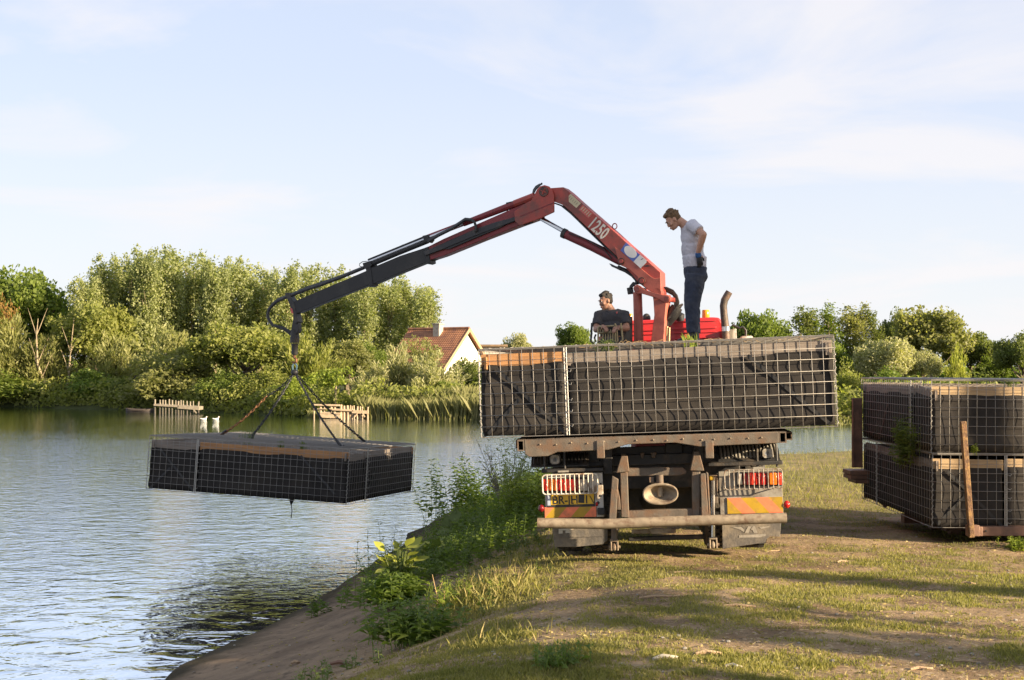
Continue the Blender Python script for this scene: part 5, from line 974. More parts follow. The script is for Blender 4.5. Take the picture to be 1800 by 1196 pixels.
# ------------------------------------------------------------------ people
def remesh(mb, name, vox, m, parent, it=3, noise=None, world=True):
    me = mb.mesh(name); o = bpy.data.objects.new(name, me); C.objects.link(o)
    r = o.modifiers.new('r', 'REMESH'); r.mode = 'VOXEL'; r.voxel_size = vox
    s = o.modifiers.new('s', 'SMOOTH'); s.iterations = it; s.factor = .5
    dg = bpy.context.evaluated_depsgraph_get(); me2 = bpy.data.meshes.new_from_object(o.evaluated_get(dg)); bpy.data.objects.remove(o); bpy.data.meshes.remove(me)
    me2.name = name
    if noise:
        k = len(me2.vertices); co = np.empty(k*3, np.float32); me2.vertices.foreach_get('co', co); co = co.reshape(-1, 3); nn_ = np.empty(k*3, np.float32); me2.vertices.foreach_get('normal', nn_); nn_ = nn_.reshape(-1, 3); sc, am = noise
        f = vnoise(co[:, 0]+co[:, 1]*1.3, co[:, 2]*.9, sc, 3)*.6 + vnoise(co[:, 0]*1.7-co[:, 1], co[:, 2]*1.5+co[:, 0], sc*2.1, 4)*.4 - .5; me2.vertices.foreach_set('co', (co+nn_*(f*am)[:, None]).ravel()); me2.update()
    return finish(me2, name, m, parent, world, R(80), 0)
def headparts(b, c, f, u, k=1.0):
    """skull, jaw, nose, brow, lips, chin and ears around centre c; f = facing, u = crown direction"""
    f, u = Vector(f).normalized(), Vector(u).normalized(); u = (u-f*u.dot(f)).normalized(); r_ = f.cross(u); Mx = Matrix((r_, f, u)).transposed(); E = Mx.to_euler()
    def P(x, y, z): return c + (r_*x + f*y + u*z)*k
    def bl(x, y, z, rad): b.ball(P(x, y, z), tuple(q*k for q in rad), 14, E)
    bl(0, -.012, .035, (.076, .095, .082)); bl(0, .022, -.010, (.066, .070, .085)); bl(0, .030, -.070, (.050, .052, .045)); bl(0, .062, -.098, (.022, .022, .018))
    bl(0, .086, .026, (.050, .014, .012)); bl(0, .090, -.022, (.011, .018, .026)); bl(0, .097, -.036, (.016, .015, .011)); bl(0, .086, -.066, (.024, .013, .007)); bl(0, .085, -.078, (.022, .012, .008))
    for s in (-1, 1): bl(s*.078, -.008, -.008, (.010, .020, .032)); bl(s*.045, .062, -.030, (.022, .022, .020))
    return P, r_, f, u, E
def hair(name, c, f, u, m, par, k=1.0, fringe=1.0):
    f, u = Vector(f).normalized(), Vector(u).normalized(); u = (u-f*u.dot(f)).normalized(); r_ = f.cross(u); E = Matrix((r_, f, u)).transposed().to_euler(); b = MB(); g = random.Random(5)
    def bl(x, y, z, rad): b.ball(c+(r_*x+f*y+u*z)*k, tuple(q*k for q in rad), 12, E)
    bl(0, -.022, .048, (.081, .094, .080)); bl(0, -.050, .010, (.072, .060, .080)); bl(0, .040*fringe, .096, (.064, .046, .030))
    for i in range(46):
        th = g.uniform(0, 6.28); ph = g.uniform(.15, 1.5); x = .078*math.cos(th)*math.sin(ph); y = -.02+.092*math.sin(th)*math.sin(ph); z = .055+.085*math.cos(ph)
        if y > .05 and z < .09: continue
        rr = g.uniform(.010, .017); bl(x, y, z, (rr, rr, rr))
    return remesh(b, name, .007*k, m, par, 1, noise=(60, .008))
def face(c, f, u, hm, par, k=1.0):
    f, u = Vector(f).normalized(), Vector(u).normalized(); u = (u-f*u.dot(f)).normalized(); r_ = f.cross(u); E = Matrix((r_, f, u)).transposed().to_euler()
    def bl(nm, m, x, y, z, rad): MB().ball(c+(r_*x+f*y+u*z)*k, tuple(q*k for q in rad), 10, E).build(nm, m, par, True)
    for s in (-1, 1): bl('eye', 'sticker_white', s*.030, .082, .006, (.013, .008, .007)); bl('iris', 'ink', s*.030, .0885, .006, (.006, .003, .006)); bl('eyebrow', hm, s*.031, .096, .026, (.020, .006, .005))
    bl('lips', 'lip', 0, .093, -.071, (.022, .006, .006))
def hand(b, wrist, dirv, palmn, curl=.5, k=1.0, thumb=1):
    """palm, five unequal bent fingers and a thumb leaving the side of the palm"""
    d = Vector(dirv).normalized(); n = Vector(palmn); n = (n-d*n.dot(d)).normalized(); s = d.cross(n); w0 = Vector(wrist)
    b.tube([w0, w0+d*.04*k, w0+d*.09*k], [.027*k, .034*k, .032*k], 8); b.ball(w0+d*.055*k, (.036*k,)*3, 8)
    for i, L in enumerate((.070, .080, .075, .058)):
        o = w0 + d*.085*k + s*((i-1.5)*.020*k); a = curl; p1 = o+(d*math.cos(a*.5)+n*math.sin(a*.5))*L*.42*k; p2 = p1+(d*math.cos(a*1.3)+n*math.sin(a*1.3))*L*.34*k; p3 = p2+(d*math.cos(a*2.1)+n*math.sin(a*2.1))*L*.28*k; b.tube([o-d*.02*k, p1, p2, p3], [.0105*k, .010*k, .0092*k, .0075*k], 7)
    o = w0+d*.03*k-s*thumb*.028*k; p1 = o+(d*.6-s*thumb*.75+n*.3).normalized()*.040*k; p2 = p1+(d*.85-s*thumb*.25+n*.45).normalized()*.034*k; b.tube([o, p1, p2], [.014*k, .012*k, .009*k], 7)
# --- standing man
MY = 16.3
def m_(zx, zy, dy=0.0):
    p = at(1120+zx/4.6, 350+zy/4.6, MY); return Vector((p.x, MY+dy, p.z))
man = empty('person', m_(450, 1150), label='standing man in white t-shirt and blue jeans looking down, gloved hand on hip', cat='person')
fz, uz = (-.83, -.08, -.56), (-.56, 0, .83); hc = m_(291, 172)
b = MB(); headparts(b, hc, fz, uz, .98)
b.tube([m_(395, 225), m_(365, 195), m_(325, 170)], [.068, .058, .062], 12)
b.ball(m_(440, 290), (.125, .19, .15), 14); b.ball(m_(450, 400), (.125, .165, .18), 14); b.ball(m_(462, 520), (.13, .165, .15), 14); b.ball(m_(470, 600), (.13, .17, .12), 14); b.ball(m_(500, 610), (.10, .15, .11), 12)
for s in (-1, 1):
    sh = m_(432, 232, s*.185); el = m_(503, 310, s*.34); wr = m_(470, 452, s*.235)
    b.tube([m_(425, 225, s*.10), sh, sh+(el-sh)*.5, el], [.06, .062, .052, .044], 10); b.tube([el, el+(wr-el)*.3, wr], [.046, .047, .031], 10); b.ball(el, .046, 10)
    hand(b, wr+(m_(478, 470, s*.225)-wr)*.3, m_(492, 535, s*.20)-wr, Vector((-.3, -s*1.0, 0)), .55, .9, s)
    hp = m_(465+(12 if s > 0 else -6), 615, s*.09); kn = m_(440+(22 if s > 0 else -8), 850, s*.10); an = m_(440+(30 if s > 0 else 0), 1085, s*.10); b.tube([hp, hp+(kn-hp)*.5, kn], [.095, .088, .062], 12); b.tube([kn, kn+(an-kn)*.35, an], [.060, .058, .040], 12); b.tube([an+Vector((.02, 0, -.02)), an+Vector((-.07, 0, -.055))], [.036, .026], 8)
remesh(b, 'body', .0075, 'skin', man, 3)
hair('hair', hc, fz, uz, 'hair_fair', man, 1.02); face(hc, fz, uz, 'hair_fair', man, .98)
b = MB(); b.ball(m_(437, 270), (.128, .200, .125), 16); b.ball(m_(441, 315), (.142, .208, .17), 16); b.ball(m_(447, 400), (.146, .190, .20), 16); b.ball(m_(460, 480), (.146, .187, .15), 16)
b.lathe([(.158, m_(0, 470).z), (.148, m_(0, 520).z), (.139, m_(0, 558).z)], Matrix.Translation((m_(463, 0).x, MY, 0)) @ Matrix.Diagonal((1, 1.22, 1, 1)), 24)
for s in (-1, 1):
    sh = m_(432, 232, s*.185); el = m_(503, 310, s*.34); b.tube([m_(425, 228, s*.08), sh+Vector((0, 0, .004)), sh+(el-sh)*.62], [.078, .082, .074], 12)
b.tube([m_(400, 222), m_(388, 208)], [.086, .074], 14)
remesh(b, 'tshirt', .010, 'shirt_pale', man, 2, noise=(11, .020))
b = MB(); b.ball(m_(470, 585), (.150, .185, .10), 16); b.ball(m_(490, 620), (.128, .175, .12), 16)
b.lathe([(.145, m_(0, 640).z), (.146, m_(0, 552).z)], Matrix.Translation((m_(470, 0).x, MY, 0)) @ Matrix.Diagonal((1, 1.2, 1, 1)), 24)
for s in (-1, 1):
    hp = m_(468+(12 if s > 0 else -6), 620, s*.09); kn = m_(438+(24 if s > 0 else -8), 850, s*.105); an = m_(438+(34 if s > 0 else 0), 1085, s*.10); b.tube([hp, hp+(kn-hp)*.35, kn+(hp-kn)*.1, kn], [.125, .122, .098, .094], 14); b.tube([kn, kn+(an-kn)*.4, an], [.094, .086, .074], 14)
remesh(b, 'jeans', .011, 'denim', man, 2, noise=(10, .020))
for s in (-1, 1):
    an = m_(440+(30 if s > 0 else 0), 1098, s*.10); MB().tube([an+Vector((.01, 0, .05)), an+Vector((.01, 0, -.03))], [.055, .06], 12).ball(an+Vector((.0, 0, -.055)), (.075, .05, .05), 12).ball(an+Vector((-.10, 0, -.075)), (.10, .048, .034), 12).box(an+Vector((-.06, 0, -.107)), (.27, .088, .02)).build('boot', 'boot', man, True, bevel=.008)
    wr = m_(470, 452, s*.235); gb = MB(); d_ = m_(492, 535, s*.20)-wr; gb.tube([wr-d_.normalized()*.005, wr+d_.normalized()*.05], [.037, .040], 12); gl_ = remesh(gb, 'glove', .006, 'glove_blue', man, 1)
    gb = MB(); hand(gb, wr+d_.normalized()*.035, d_, Vector((-.3, -s, 0)), .55, 1.08, s); remesh(gb, 'glove_palm', .0055, 'glove_black' if s < 0 else 'glove_blue', man, 2)
# --- seated operator
OY = 18.15
def o_(px, py, dy=0.0): 
    p = at(px, py, OY); return Vector((p.x, OY+dy, p.z))
op = empty('person', o_(1075, 634), label='seated crane operator in dark grey polo shirt looking left over the water', cat='person')
fz2, uz2 = (-.90, -.36, -.20), (-.12, 0, .99); hc2 = o_(1064.5, 530, -.02)
b = MB(); headparts(b, hc2, fz2, uz2, .98)
b.tube([o_(1075, 549), o_(1072, 543), o_(1067, 536)], [.068, .060, .062], 12)
b.ball(o_(1076, 562), (.185, .12, .15), 14); b.ball(o_(1077, 585), (.165, .13, .16), 14); b.ball(o_(1077, 612), (.17, .14, .15), 14)
for s, sp_, ep, wp in ((-1, (1053, 554), (1047, 580), (1057, 577)), (1, (1098, 554), (1100, 578), (1079, 579))):
    sh = o_(*sp_, 0); el = o_(ep[0], ep[1], -.12); wr = o_(wp[0], wp[1]-1, -.40)
    b.tube([o_(1076+s*10, 552), sh, el], [.06, .062, .046], 10); b.tube([el, el+(wr-el)*.3, wr], [.047, .046, .030], 10); b.ball(el, .047, 10); hand(b, wr, Vector((-s*.15, -.35, -.12)), Vector((0, -.3, -1)), .75, .9, -s)
    hp = o_(1076+s*11, 622, -.02); kn = o_(1076+s*13, 624, -.48); an = o_(1076+s*13, 652, -.50); b.tube([hp, kn], [.085, .06], 10); b.tube([kn, an], [.058, .042], 10)
remesh(b, 'body', .0075, 'skin_tan', op, 3); hair('hair', hc2, fz2, uz2, 'hair_dark', op, .98); face(hc2, fz2, uz2, 'hair_dark', op, .98)
b = MB(); b.ball(o_(1076, 560), (.215, .135, .13), 16); b.ball(o_(1077, 578), (.205, .150, .19), 16); b.ball(o_(1077, 605), (.185, .155, .16), 16)
for s, sp_, ep in ((-1, (1053, 555), (1047, 580)), (1, (1098, 555), (1100, 578))):
    sh = o_(*sp_, 0); el = o_(ep[0], ep[1], -.12); b.tube([o_(1076+s*8, 553), sh, sh+(el-sh)*.72], [.085, .085, .078], 12)
b.tube([o_(1077, 553), o_(1075, 546.5)], [.095, .075], 14)
ps = remesh(b, 'polo_shirt', .010, 'shirt_charcoal', op, 2, noise=(11, .016))
MB().ball(o_(1083, 550.5, -.118), (.012, .005, .014), 8).build('chest_emblem', 'sticker_red', op, True)
MB().tube([o_(1066, 547, -.07), o_(1072, 554, -.115), o_(1080, 548.5, -.06)], .014, 8).build('collar', 'shirt_charcoal', op, True)
b = MB(); b.ball(o_(1077, 622), (.19, .15, .11), 14)
for s in (-1, 1):
    hp = o_(1076+s*11, 622, -.02); kn = o_(1076+s*13, 624, -.48); an = o_(1076+s*13, 652, -.50); b.tube([hp, kn], [.10, .08], 12); b.tube([kn, an], [.078, .065], 12)
remesh(b, 'trousers', .012, 'dark_trousers', op, 2, noise=(11, .016))
for s in (-1, 1): an = o_(1076+s*13, 652, -.52); MB().ball(an, (.05, .07, .05), 10).ball(an+Vector((0, -.09, -.02)), (.048, .09, .035), 10).build('boot', 'boot', op, True)
for s, wp in ((-1, (1056, 574)),): w0 = o_(wp[0], wp[1], -.36); MB().tube([w0+Vector((.03*math.cos(t), 0, .03*math.sin(t))) for t in [k*.7 for k in range(10)]], .006, 6).build('wrist_strap', 'black_rubber', op, True)
# ------------------------------------------------------------------ house, shed, hut, jetties, boat, ducks
HYa = 92.0; ar = at(822, 581, HYa); phi = R(30); rd = Vector((math.cos(phi), -math.sin(phi), 0)); gd = Vector((math.sin(phi), math.cos(phi), 0)); hg = hz(ar.x, HYa)
house = empty('house', (ar.x, ar.y, hg), label='cream house with steep red tiled roof and stone chimney across the pond', cat='house')
L_, Wd, ridge = 5.0, 6.1, ar.z; eave = at(786, 645, HYa).z; hw = Wd/2
def H(l, w_, z): return Vector((ar.x, ar.y, 0)) - rd*l + gd*w_ + Vector((0, 0, z))
g_ = [H(.12, -hw+.15, hg-.2), H(.12, -hw+.15, eave), H(.12, 0, ridge-.14), H(.12, hw-.15, eave), H(.12, hw-.15, hg-.2)]
MB().prism(g_, -rd*(L_-.24)).build('wall', 'wall_cream', house, True)
for s in (-1, 1):
    th = .12; P = [H(-.12, 0, ridge), H(-.12, s*(hw+.25), eave-.22), H(L_+.1, s*(hw+.25), eave-.22), H(L_+.1, 0, ridge)]; rf = MB().prism(P, (0, 0, th)).build('roof', 'roof_tile', house, True)
    b = MB(); nrow, ncol = 18, 30
    for i in range(nrow):                                        # tile courses as real lapped steps with rolls
        t0, t1 = i/nrow, (i+1)/nrow
        for j in range(ncol):
            l0, l1 = -.12+(L_+.22)*j/ncol, -.12+(L_+.22)*(j+1)/ncol; q0 = H(l0, s*(hw+.25)*t0, ridge+(eave-.22-ridge)*t0); q1 = H(l1, s*(hw+.25)*t0, ridge+(eave-.22-ridge)*t0); q2 = H(l1, s*(hw+.25)*t1, ridge+(eave-.22-ridge)*t1); q3 = H(l0, s*(hw+.25)*t1, ridge+(eave-.22-ridge)*t1); u_ = Vector((0, 0, th+.015)); u2 = Vector((0, 0, th+.045)); m0 = (q0+q1)/2; m1 = (q3+q2)/2
            b.add([q0+u_, m0+u_*1.2, q1+u_, q2+u2, m1+u2*1.1, q3+u2, q2+u_*.8, q3+u_*.8], [(0, 1, 4, 5), (1, 2, 3, 4), (5, 4, 3, 6, 7)])
    t_ = b.build('tile_courses', 'roof_tile', rf, True, smooth=None); t_['kind'] = 'stuff'
MB().tube([H(-.14, 0, ridge+.15), H(L_+.12, 0, ridge+.15)], .11, 8).build('ridge_tiles', 'roof_tile', house, True)
for s in (-1, 1): MB().bar(H(-.18, s*(hw+.28), eave-.2), H(-.18, 0, ridge+.06), .05, .22).build('verge_board', 'board_yellow', house, True)
cq = H(2.25, -.42, 0); ct = at(783, 568, HYa).z; chm = MB().box((cq.x, cq.y, (ct+ridge-.7)/2), (.55, .55, ct-ridge+.7), (0, 0, -phi)).build('chimney', 'chimney_stone', house, True, bevel=.03)
MB().box((cq.x, cq.y, ct-.05), (.66, .66, .10), (0, 0, -phi)).build('chimney_cap', 'chimney_stone', chm, True, bevel=.02)
pt = at(790, 562, HYa); MB().tube([(cq.x+.12, cq.y, ct), (cq.x+.12, cq.y, ct+.18), (cq.x+.18, cq.y, ct+.22)], .06, 8).build('chimney_cowl', 'dull_panel', chm, True)
MB().box(H(.06, -1.1, eave-.95), (.04, 1.0, 1.1), (0, 0, -phi)).build('window', 'dark_glass', house, True); MB().box(H(.06, .9, eave-.95), (.04, 1.0, 1.1), (0, 0, -phi)).build('window', 'dark_glass', house, True)
a, b_ = at(838, 606, 99), at(892, 640, 99); shd = empty('shed', ((a.x+b_.x)/2, 99, hz(a.x, 99)), label='low flat roofed shed right of the house gable', cat='shed')
MB().box2((a.x+.2, 99, hz(a.x, 99)-.1), (b_.x-.2, 102, a.z-.15)).build('wall', 'wall_cream', shd, True); MB().box2((a.x, 98.7, a.z-.16), (b_.x, 102.4, a.z)).build('roof', 'shed_brown', shd, True, bevel=.02)
q = at(246, 640, 95.5); zg = hz(q.x, 95.5); hut = empty('hut', (q.x, 95.5, zg), label='dark pointed hut half hidden in bushes on the left far shore', cat='hut')
ap = at(258, 633, 95.5); lft = at(229, 672, 95.5); rgt = at(276, 672, 95.5); dp = Vector((0, 2.5, 0))
MB().prism([Vector((lft.x, 95.5, lft.z)), Vector((ap.x, 95.5, ap.z)), Vector((ap.x, 95.5, ap.z-.3)), Vector((lft.x+.25, 95.5, lft.z))], dp).prism([Vector((ap.x, 95.5, ap.z)), Vector((rgt.x, 95.5, rgt.z)), Vector((rgt.x-.25, 95.5, rgt.z)), Vector((ap.x, 95.5, ap.z-.3))], dp).build('roof', 'thatch_dark', hut, True)
MB().prism([Vector((lft.x+.4, 95.8, zg-.1)), Vector((lft.x+.4, 95.8, lft.z)), Vector((ap.x, 95.8, ap.z-.35)), Vector((rgt.x-.4, 95.8, rgt.z)), Vector((rgt.x-.4, 95.8, zg-.1))], (0, 2, 0)).build('wall', 'black_steel', hut, True); MB().box(at(252, 668, 95.7), (.7, .08, 1.3)).build('door', 'grey_timber', hut, True)
def jetty(Y, sx, posts, deck, m, label, extra=(), wet_or_shaded=None):
    p = at(*sx, Y); e = empty('jetty', (p.x, Y, WATER), label=label, cat='jetty')
    for (x, yt, yb, dw) in posts: a, b_ = at(x, yt, Y), at(x, yb, Y); zw = WATER-.5 if wet_or_shaded is None else at(x, wet_or_shaded+(x-272)*.06, Y).z; (MB().tube([(a.x, Y, WATER-.5), (a.x, Y, zw)], dw*.8, 8).build('shaded_post_foot', 'shaded_timber', e, True) if wet_or_shaded else None); MB().tube([(a.x, Y, zw), (a.x+random.uniform(-.02, .02), Y, (a.z+WATER)/2), (a.x+random.uniform(-.02, .02), Y, a.z)], [dw*.8, dw*.76, dw*.68], 8).build('post', m, e, True)  # lower post ends coloured dark to stand for the deck's shade
    for (x0, y0, x1, y1, h_, d_, nm) in deck: a, b_ = at(x0, y0, Y), at(x1, y1, Y); MB().bar((a.x, Y+d_/2-.15, a.z), (b_.x, Y+d_/2-.15, b_.z), d_, h_).build(nm, m, e, True, bevel=.01)
    for pts in extra: MB().bar(Vector(at(pts[0], pts[1], Y-.15)), Vector(at(pts[2], pts[3], Y-.15)), .06, .07).build('brace', m, e, True)
    return e
Yj = 81.0
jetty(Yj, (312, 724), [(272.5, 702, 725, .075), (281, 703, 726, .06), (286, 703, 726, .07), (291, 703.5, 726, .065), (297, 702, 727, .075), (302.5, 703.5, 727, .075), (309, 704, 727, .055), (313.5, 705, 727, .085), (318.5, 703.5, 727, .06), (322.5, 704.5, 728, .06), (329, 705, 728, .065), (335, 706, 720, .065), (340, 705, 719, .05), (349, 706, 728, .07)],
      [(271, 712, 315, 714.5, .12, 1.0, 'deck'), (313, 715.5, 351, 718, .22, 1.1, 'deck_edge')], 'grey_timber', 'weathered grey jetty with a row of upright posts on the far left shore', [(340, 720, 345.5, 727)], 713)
Yj = 73.6
jetty(Yj, (600, 735), [(552, 713, 732, .05), (564, 712.5, 737, .09), (570.5, 713, 725, .05), (582, 712, 726, .11), (588.5, 712, 724, .08), (600, 711.5, 737, .11), (605, 713.5, 722, .09), (611, 713, 722, .09), (615.5, 712.5, 722, .05), (619, 714, 722, .06), (622.5, 713, 722, .06), (628, 714.5, 735, .07), (633, 714.5, 735, .06), (637, 715.5, 735, .06), (646.5, 715.5, 737, .07)],
      [(551, 711.8, 598, 712.8, .10, .12, 'handrail'), (563, 726.5, 599, 727.5, .12, 1.1, 'deck'), (563, 730.5, 599, 731.5, .26, .12, 'deck_skirt'), (583, 720, 622, 722, .10, .8, 'deck'), (619, 724, 648, 725, .18, 1.0, 'deck_edge'), (558, 719, 582, 719, .05, .06, 'handrail')], 'bare_timber', 'bright new timber jetty with posts and handrail below the house', [(629, 726, 624, 733), (637, 726, 641.5, 733.5)])
for (x, lab) in ((358, 'white duck swimming on the left of the pair'), (379.5, 'white duck swimming on the right of the pair')):
    p = at(x, 737, 71.5); e = empty('duck', (p.x, 71.5, WATER), label=lab, cat='duck', group='white ducks on the pond'); e.scale = (.82, .75, .58)
    b = MB(); b.ball((0, 0, .07), (.20, .10, .10), 14).ball((-.17, 0, .13), (.09, .05, .05), 10, (0, .5, 0)).ball((.08, 0, .10), (.12, .095, .10), 12).tube([(.13, 0, .10), (.17, 0, .22), (.18, 0, .29)], [.06, .038, .036], 10).ball((.195, 0, .305), (.062, .045, .045), 12); remesh(b, 'body', .012, 'duck_white', e, 2, world=False); MB().ball((.265, 0, .295), (.035, .020, .010), 8).build('bill', 'duck_bill', e)
    for s in (-1, 1): MB().ball((.215, s*.040, .318), .007, 6).build('eye', 'ink', e); MB().ball((-.03, s*.085, .10), (.15, .03, .06), 10).build('wing', 'duck_white', e)
p = at(246, 720, 86.5); e = empty('rowing_boat', (p.x, 86.5, WATER), label='dark low boat moored left of the grey jetty', cat='boat')
n = 12; b = MB(); prof = []
for i in range(n+1):
    t = -1+2*i/n; wd = .42*(1-abs(t)**2.6)**.5+.02; x = t*.95; sh_ = .14+.08*t*t; prof.append([(x, -wd, sh_), (x, -wd*.7, .0), (x, 0, -.08), (x, wd*.7, .0), (x, wd, sh_)])
b.v = [q for r_ in prof for q in r_]; b.f = [(i*5+k, i*5+k+1, (i+1)*5+k+1, (i+1)*5+k) for i in range(n) for k in range(4)]; hl = b.build('hull', 'boat_hull', e); sd = hl.modifiers.new('t', 'SOLIDIFY'); sd.thickness = .03
for x in (-.35, .35): MB().box((x, 0, .10), (.18, .66, .03)).build('seat', 'grey_timber', e)
# ------------------------------------------------------------------ near growth
def blades(n, seed, hmin, hmax, wid, maskf, box, wgt=2.0, lean=.35):
    g = np.random.default_rng(seed); y0, y1, kx0, kx1 = box
    u = g.random(n); Y = 1/((1/y0)*(1-u)+(1/y1)*u) if wgt == 2 else y0+(y1-y0)*u
    X = Y*(kx0+(kx1-kx0)*g.random(n)); p = maskf(X, Y); k = g.random(n) < p; X, Y, p = X[k], Y[k], p[k]; m = len(X); Z = height(X, Y)-.004
    h = g.uniform(hmin, hmax, m)*(.6+.6*p); th = g.uniform(0, 6.28, m); w_ = wid*g.uniform(.6, 1.4, m); lx = g.normal(size=m)*lean*h; ly = g.normal(size=m)*lean*h
    ca, sa = np.cos(th)*w_, np.sin(th)*w_
    V = np.stack([np.stack([X-ca, Y-sa, Z], 1), np.stack([X+ca, Y+sa, Z], 1), np.stack([X+lx*.45+ca*.7, Y+ly*.45+sa*.7, Z+h*.62], 1), np.stack([X+lx, Y+ly, Z+h], 1)], 1).reshape(-1, 3)
    return mesh_np('grass', V, np.arange(m*4).reshape(m, 4))
short = lambda X, Y: np.clip(grass_mask(X, Y)*1.1-.12+1.5*(fbm(X, Y, 7, 3, 21)-.5), 0, 1)*np.where(sdist(X, Y) > 1.6, 1, 0)
tag(finish(blades(420000, 1, .010, .034, .0038, short, (6.4, 24, -.30, .46)), 'grass', 'grass_blade', None, False, None, 0), 'short patchy green grass growing out of the trampled soil', 'grass', kind='stuff')
tag(finish(blades(14000, 2, .015, .04, .0030, lambda X, Y: np.clip(.55-grass_mask(X, Y)*.3, 0, 1)*np.where(sdist(X, Y) > 2.6, 1, 0)*.55, (6.4, 16, -.12, .46), lean=1.3), 'straw', 'grass_dry', None, False, None, 0), 'dry straw scattered over the trampled soil', 'straw', kind='stuff')
def lushmask(X, Y):
    s = sdist(X, Y); a = np.exp(-(((X+.35)/.42)**2 + ((Y-11.3)/.65)**2)) + .35*np.exp(-(((X+.15)/.30)**2+((Y-8.5)/.35)**2)) + .45*np.exp(-((s-3.1)/.35)**2)*(Y > 11) + .7*np.clip((Y-18)/3, 0, 1)
    return np.clip(a*(.35+1.1*fbm(X, Y, 2.2, 3, 31)), 0, 1)*np.where(s > 1.6, 1, 0)
tag(finish(blades(120000, 3, .045, .13, .0042, lushmask, (6.6, 34, -.16, .40)), 'long_grass', 'grass_blade', None, False, None, 0), 'longer lush grass along the top of the bank', 'grass', kind='stuff')
tag(finish(blades(7000, 4, .10, .22, .0026, lambda X, Y: lushmask(X, Y)*.5, (6.6, 22, -.14, .12), lean=.22), 'grass_stems', 'grass_dry', None, False, None, 0), 'thin dry grass stalks standing along the bank', 'grass', kind='stuff')
# leafy weeds: each plant a bent stem with leaf pairs, all in one carpet along the bank
def weeds(spots, seed, lsize, asp, pairs=9):
    g = np.random.default_rng(seed); V = []
    for (x, y, z, h) in spots:
        lean = g.normal(size=2)*.16*h; k = int(pairs*g.uniform(.8, 1.3)); t = np.repeat(np.linspace(.15, 1, k), 2); th = np.repeat(g.uniform(0, 6.28)+np.arange(k)*1.57, 2)+np.tile([0, np.pi], k)+g.normal(size=2*k)*.3
        c = np.stack([x+lean[0]*t**1.5, y+lean[1]*t**1.5, z+h*t], 1); L = lsize*(1.15-.6*t)*g.uniform(.7, 1.3, 2*k); up = g.uniform(-.25, .55, 2*k)
        d = np.stack([np.cos(th)*np.cos(up), np.sin(th)*np.cos(up), np.sin(up)], 1); w_ = np.stack([-np.sin(th), np.cos(th), g.normal(size=2*k)*.3], 1)*(L*asp/2)[:, None]
        V.append(np.stack([c, c+d*(L*.45)[:, None]+w_+np.array([0, 0, .01]), c+d*L[:, None]-np.array([0, 0, 1])*(L*.12)[:, None], c+d*(L*.45)[:, None]-w_+np.array([0, 0, .01])], 1).reshape(-1, 3))
        s_ = .004; V.append(np.array([[x-s_, y, z-.03], [x+s_, y, z-.03], [x+lean[0]+s_*.4, y+lean[1], z+h], [x+lean[0]-s_*.4, y+lean[1], z+h]]))
    V = np.concatenate(V); return mesh_np('weeds', V, np.arange(len(V)).reshape(-1, 4))
def spots(n, seed, f, hf, box):
    g = np.random.default_rng(seed); r = []; m = 0
    X = g.uniform(box[0], box[1], n); Y = g.uniform(box[2], box[3], n); s = sdist(X, Y); p = f(X, Y, s); k = (g.random(n) < p) & ~((np.abs(X/Y+.0876) < .030) & (Y > 10.2) & (Y < 13.4)); X, Y, s = X[k], Y[k], s[k]; Z = height(X, Y); h = hf(X, Y, s)*g.uniform(.55, 1.2, len(X)); return list(zip(X, Y, Z, h))
bank = lambda X, Y, s: np.clip(np.exp(-((s-1.55)/.75)**2)*np.clip((Y-13.6)/1.6, 0, 1)*(.35+1.0*fbm(X, Y, .9, 3, 44)), 0, 1)*(s > .45)
bh = lambda X, Y, s: .13+.17*np.clip((Y-14)/6, 0, 1)+.20*fbm(X, Y, .7, 2, 45)
tag(finish(weeds(spots(8000, 51, bank, bh, (-3.2, 3.0, 13, 33)), 52, .095, .40), 'bank_weeds', 'leaf_nettle', None, False, None, 0), 'dense dark green nettles and weeds along the bank beside the truck', 'weeds', kind='stuff')
tag(finish(weeds(spots(2600, 53, lambda X, Y, s: bank(X, Y, s)*.8, lambda X, Y, s: bh(X, Y, s)*.75, (-3.2, 3.0, 13, 33)), 54, .08, .35), 'bank_weeds', 'leaf_weed', None, False, None, 0), 'paler broad leaved weeds mixed among the nettles on the bank', 'weeds', kind='stuff')
tag(finish(weeds(spots(1500, 55, lambda X, Y, s: .9*np.clip(np.exp(-((s-2.6)/.5)**2)*(fbm(X, Y, 1.2, 3, 46)), 0, 1)*(Y < 15)*(Y > 8), lambda X, Y, s: .12+.1*s*0, (-3.5, .6, 8, 15)), 56, .06, .4, 5), 'bank_weeds', 'leaf_weed', None, False, None, 0), 'small low weeds on the sandy slope above the beach', 'weeds', kind='stuff')
tag(finish(weeds(spots(3000, 57, lambda X, Y, s: np.exp(-((s-.8)/.6)**2)*(s > .1)*(Y > 26)*.8, lambda X, Y, s: .16+.2*(vnoise(X, Y, .4, 6) > .62), (2, 30, 28, 38)), 58, .10, .3), 'bank_weeds', 'leaf_yellowgreen', None, False, None, 0), 'sunlit green weeds along the near shore behind the truck', 'weeds', kind='stuff')
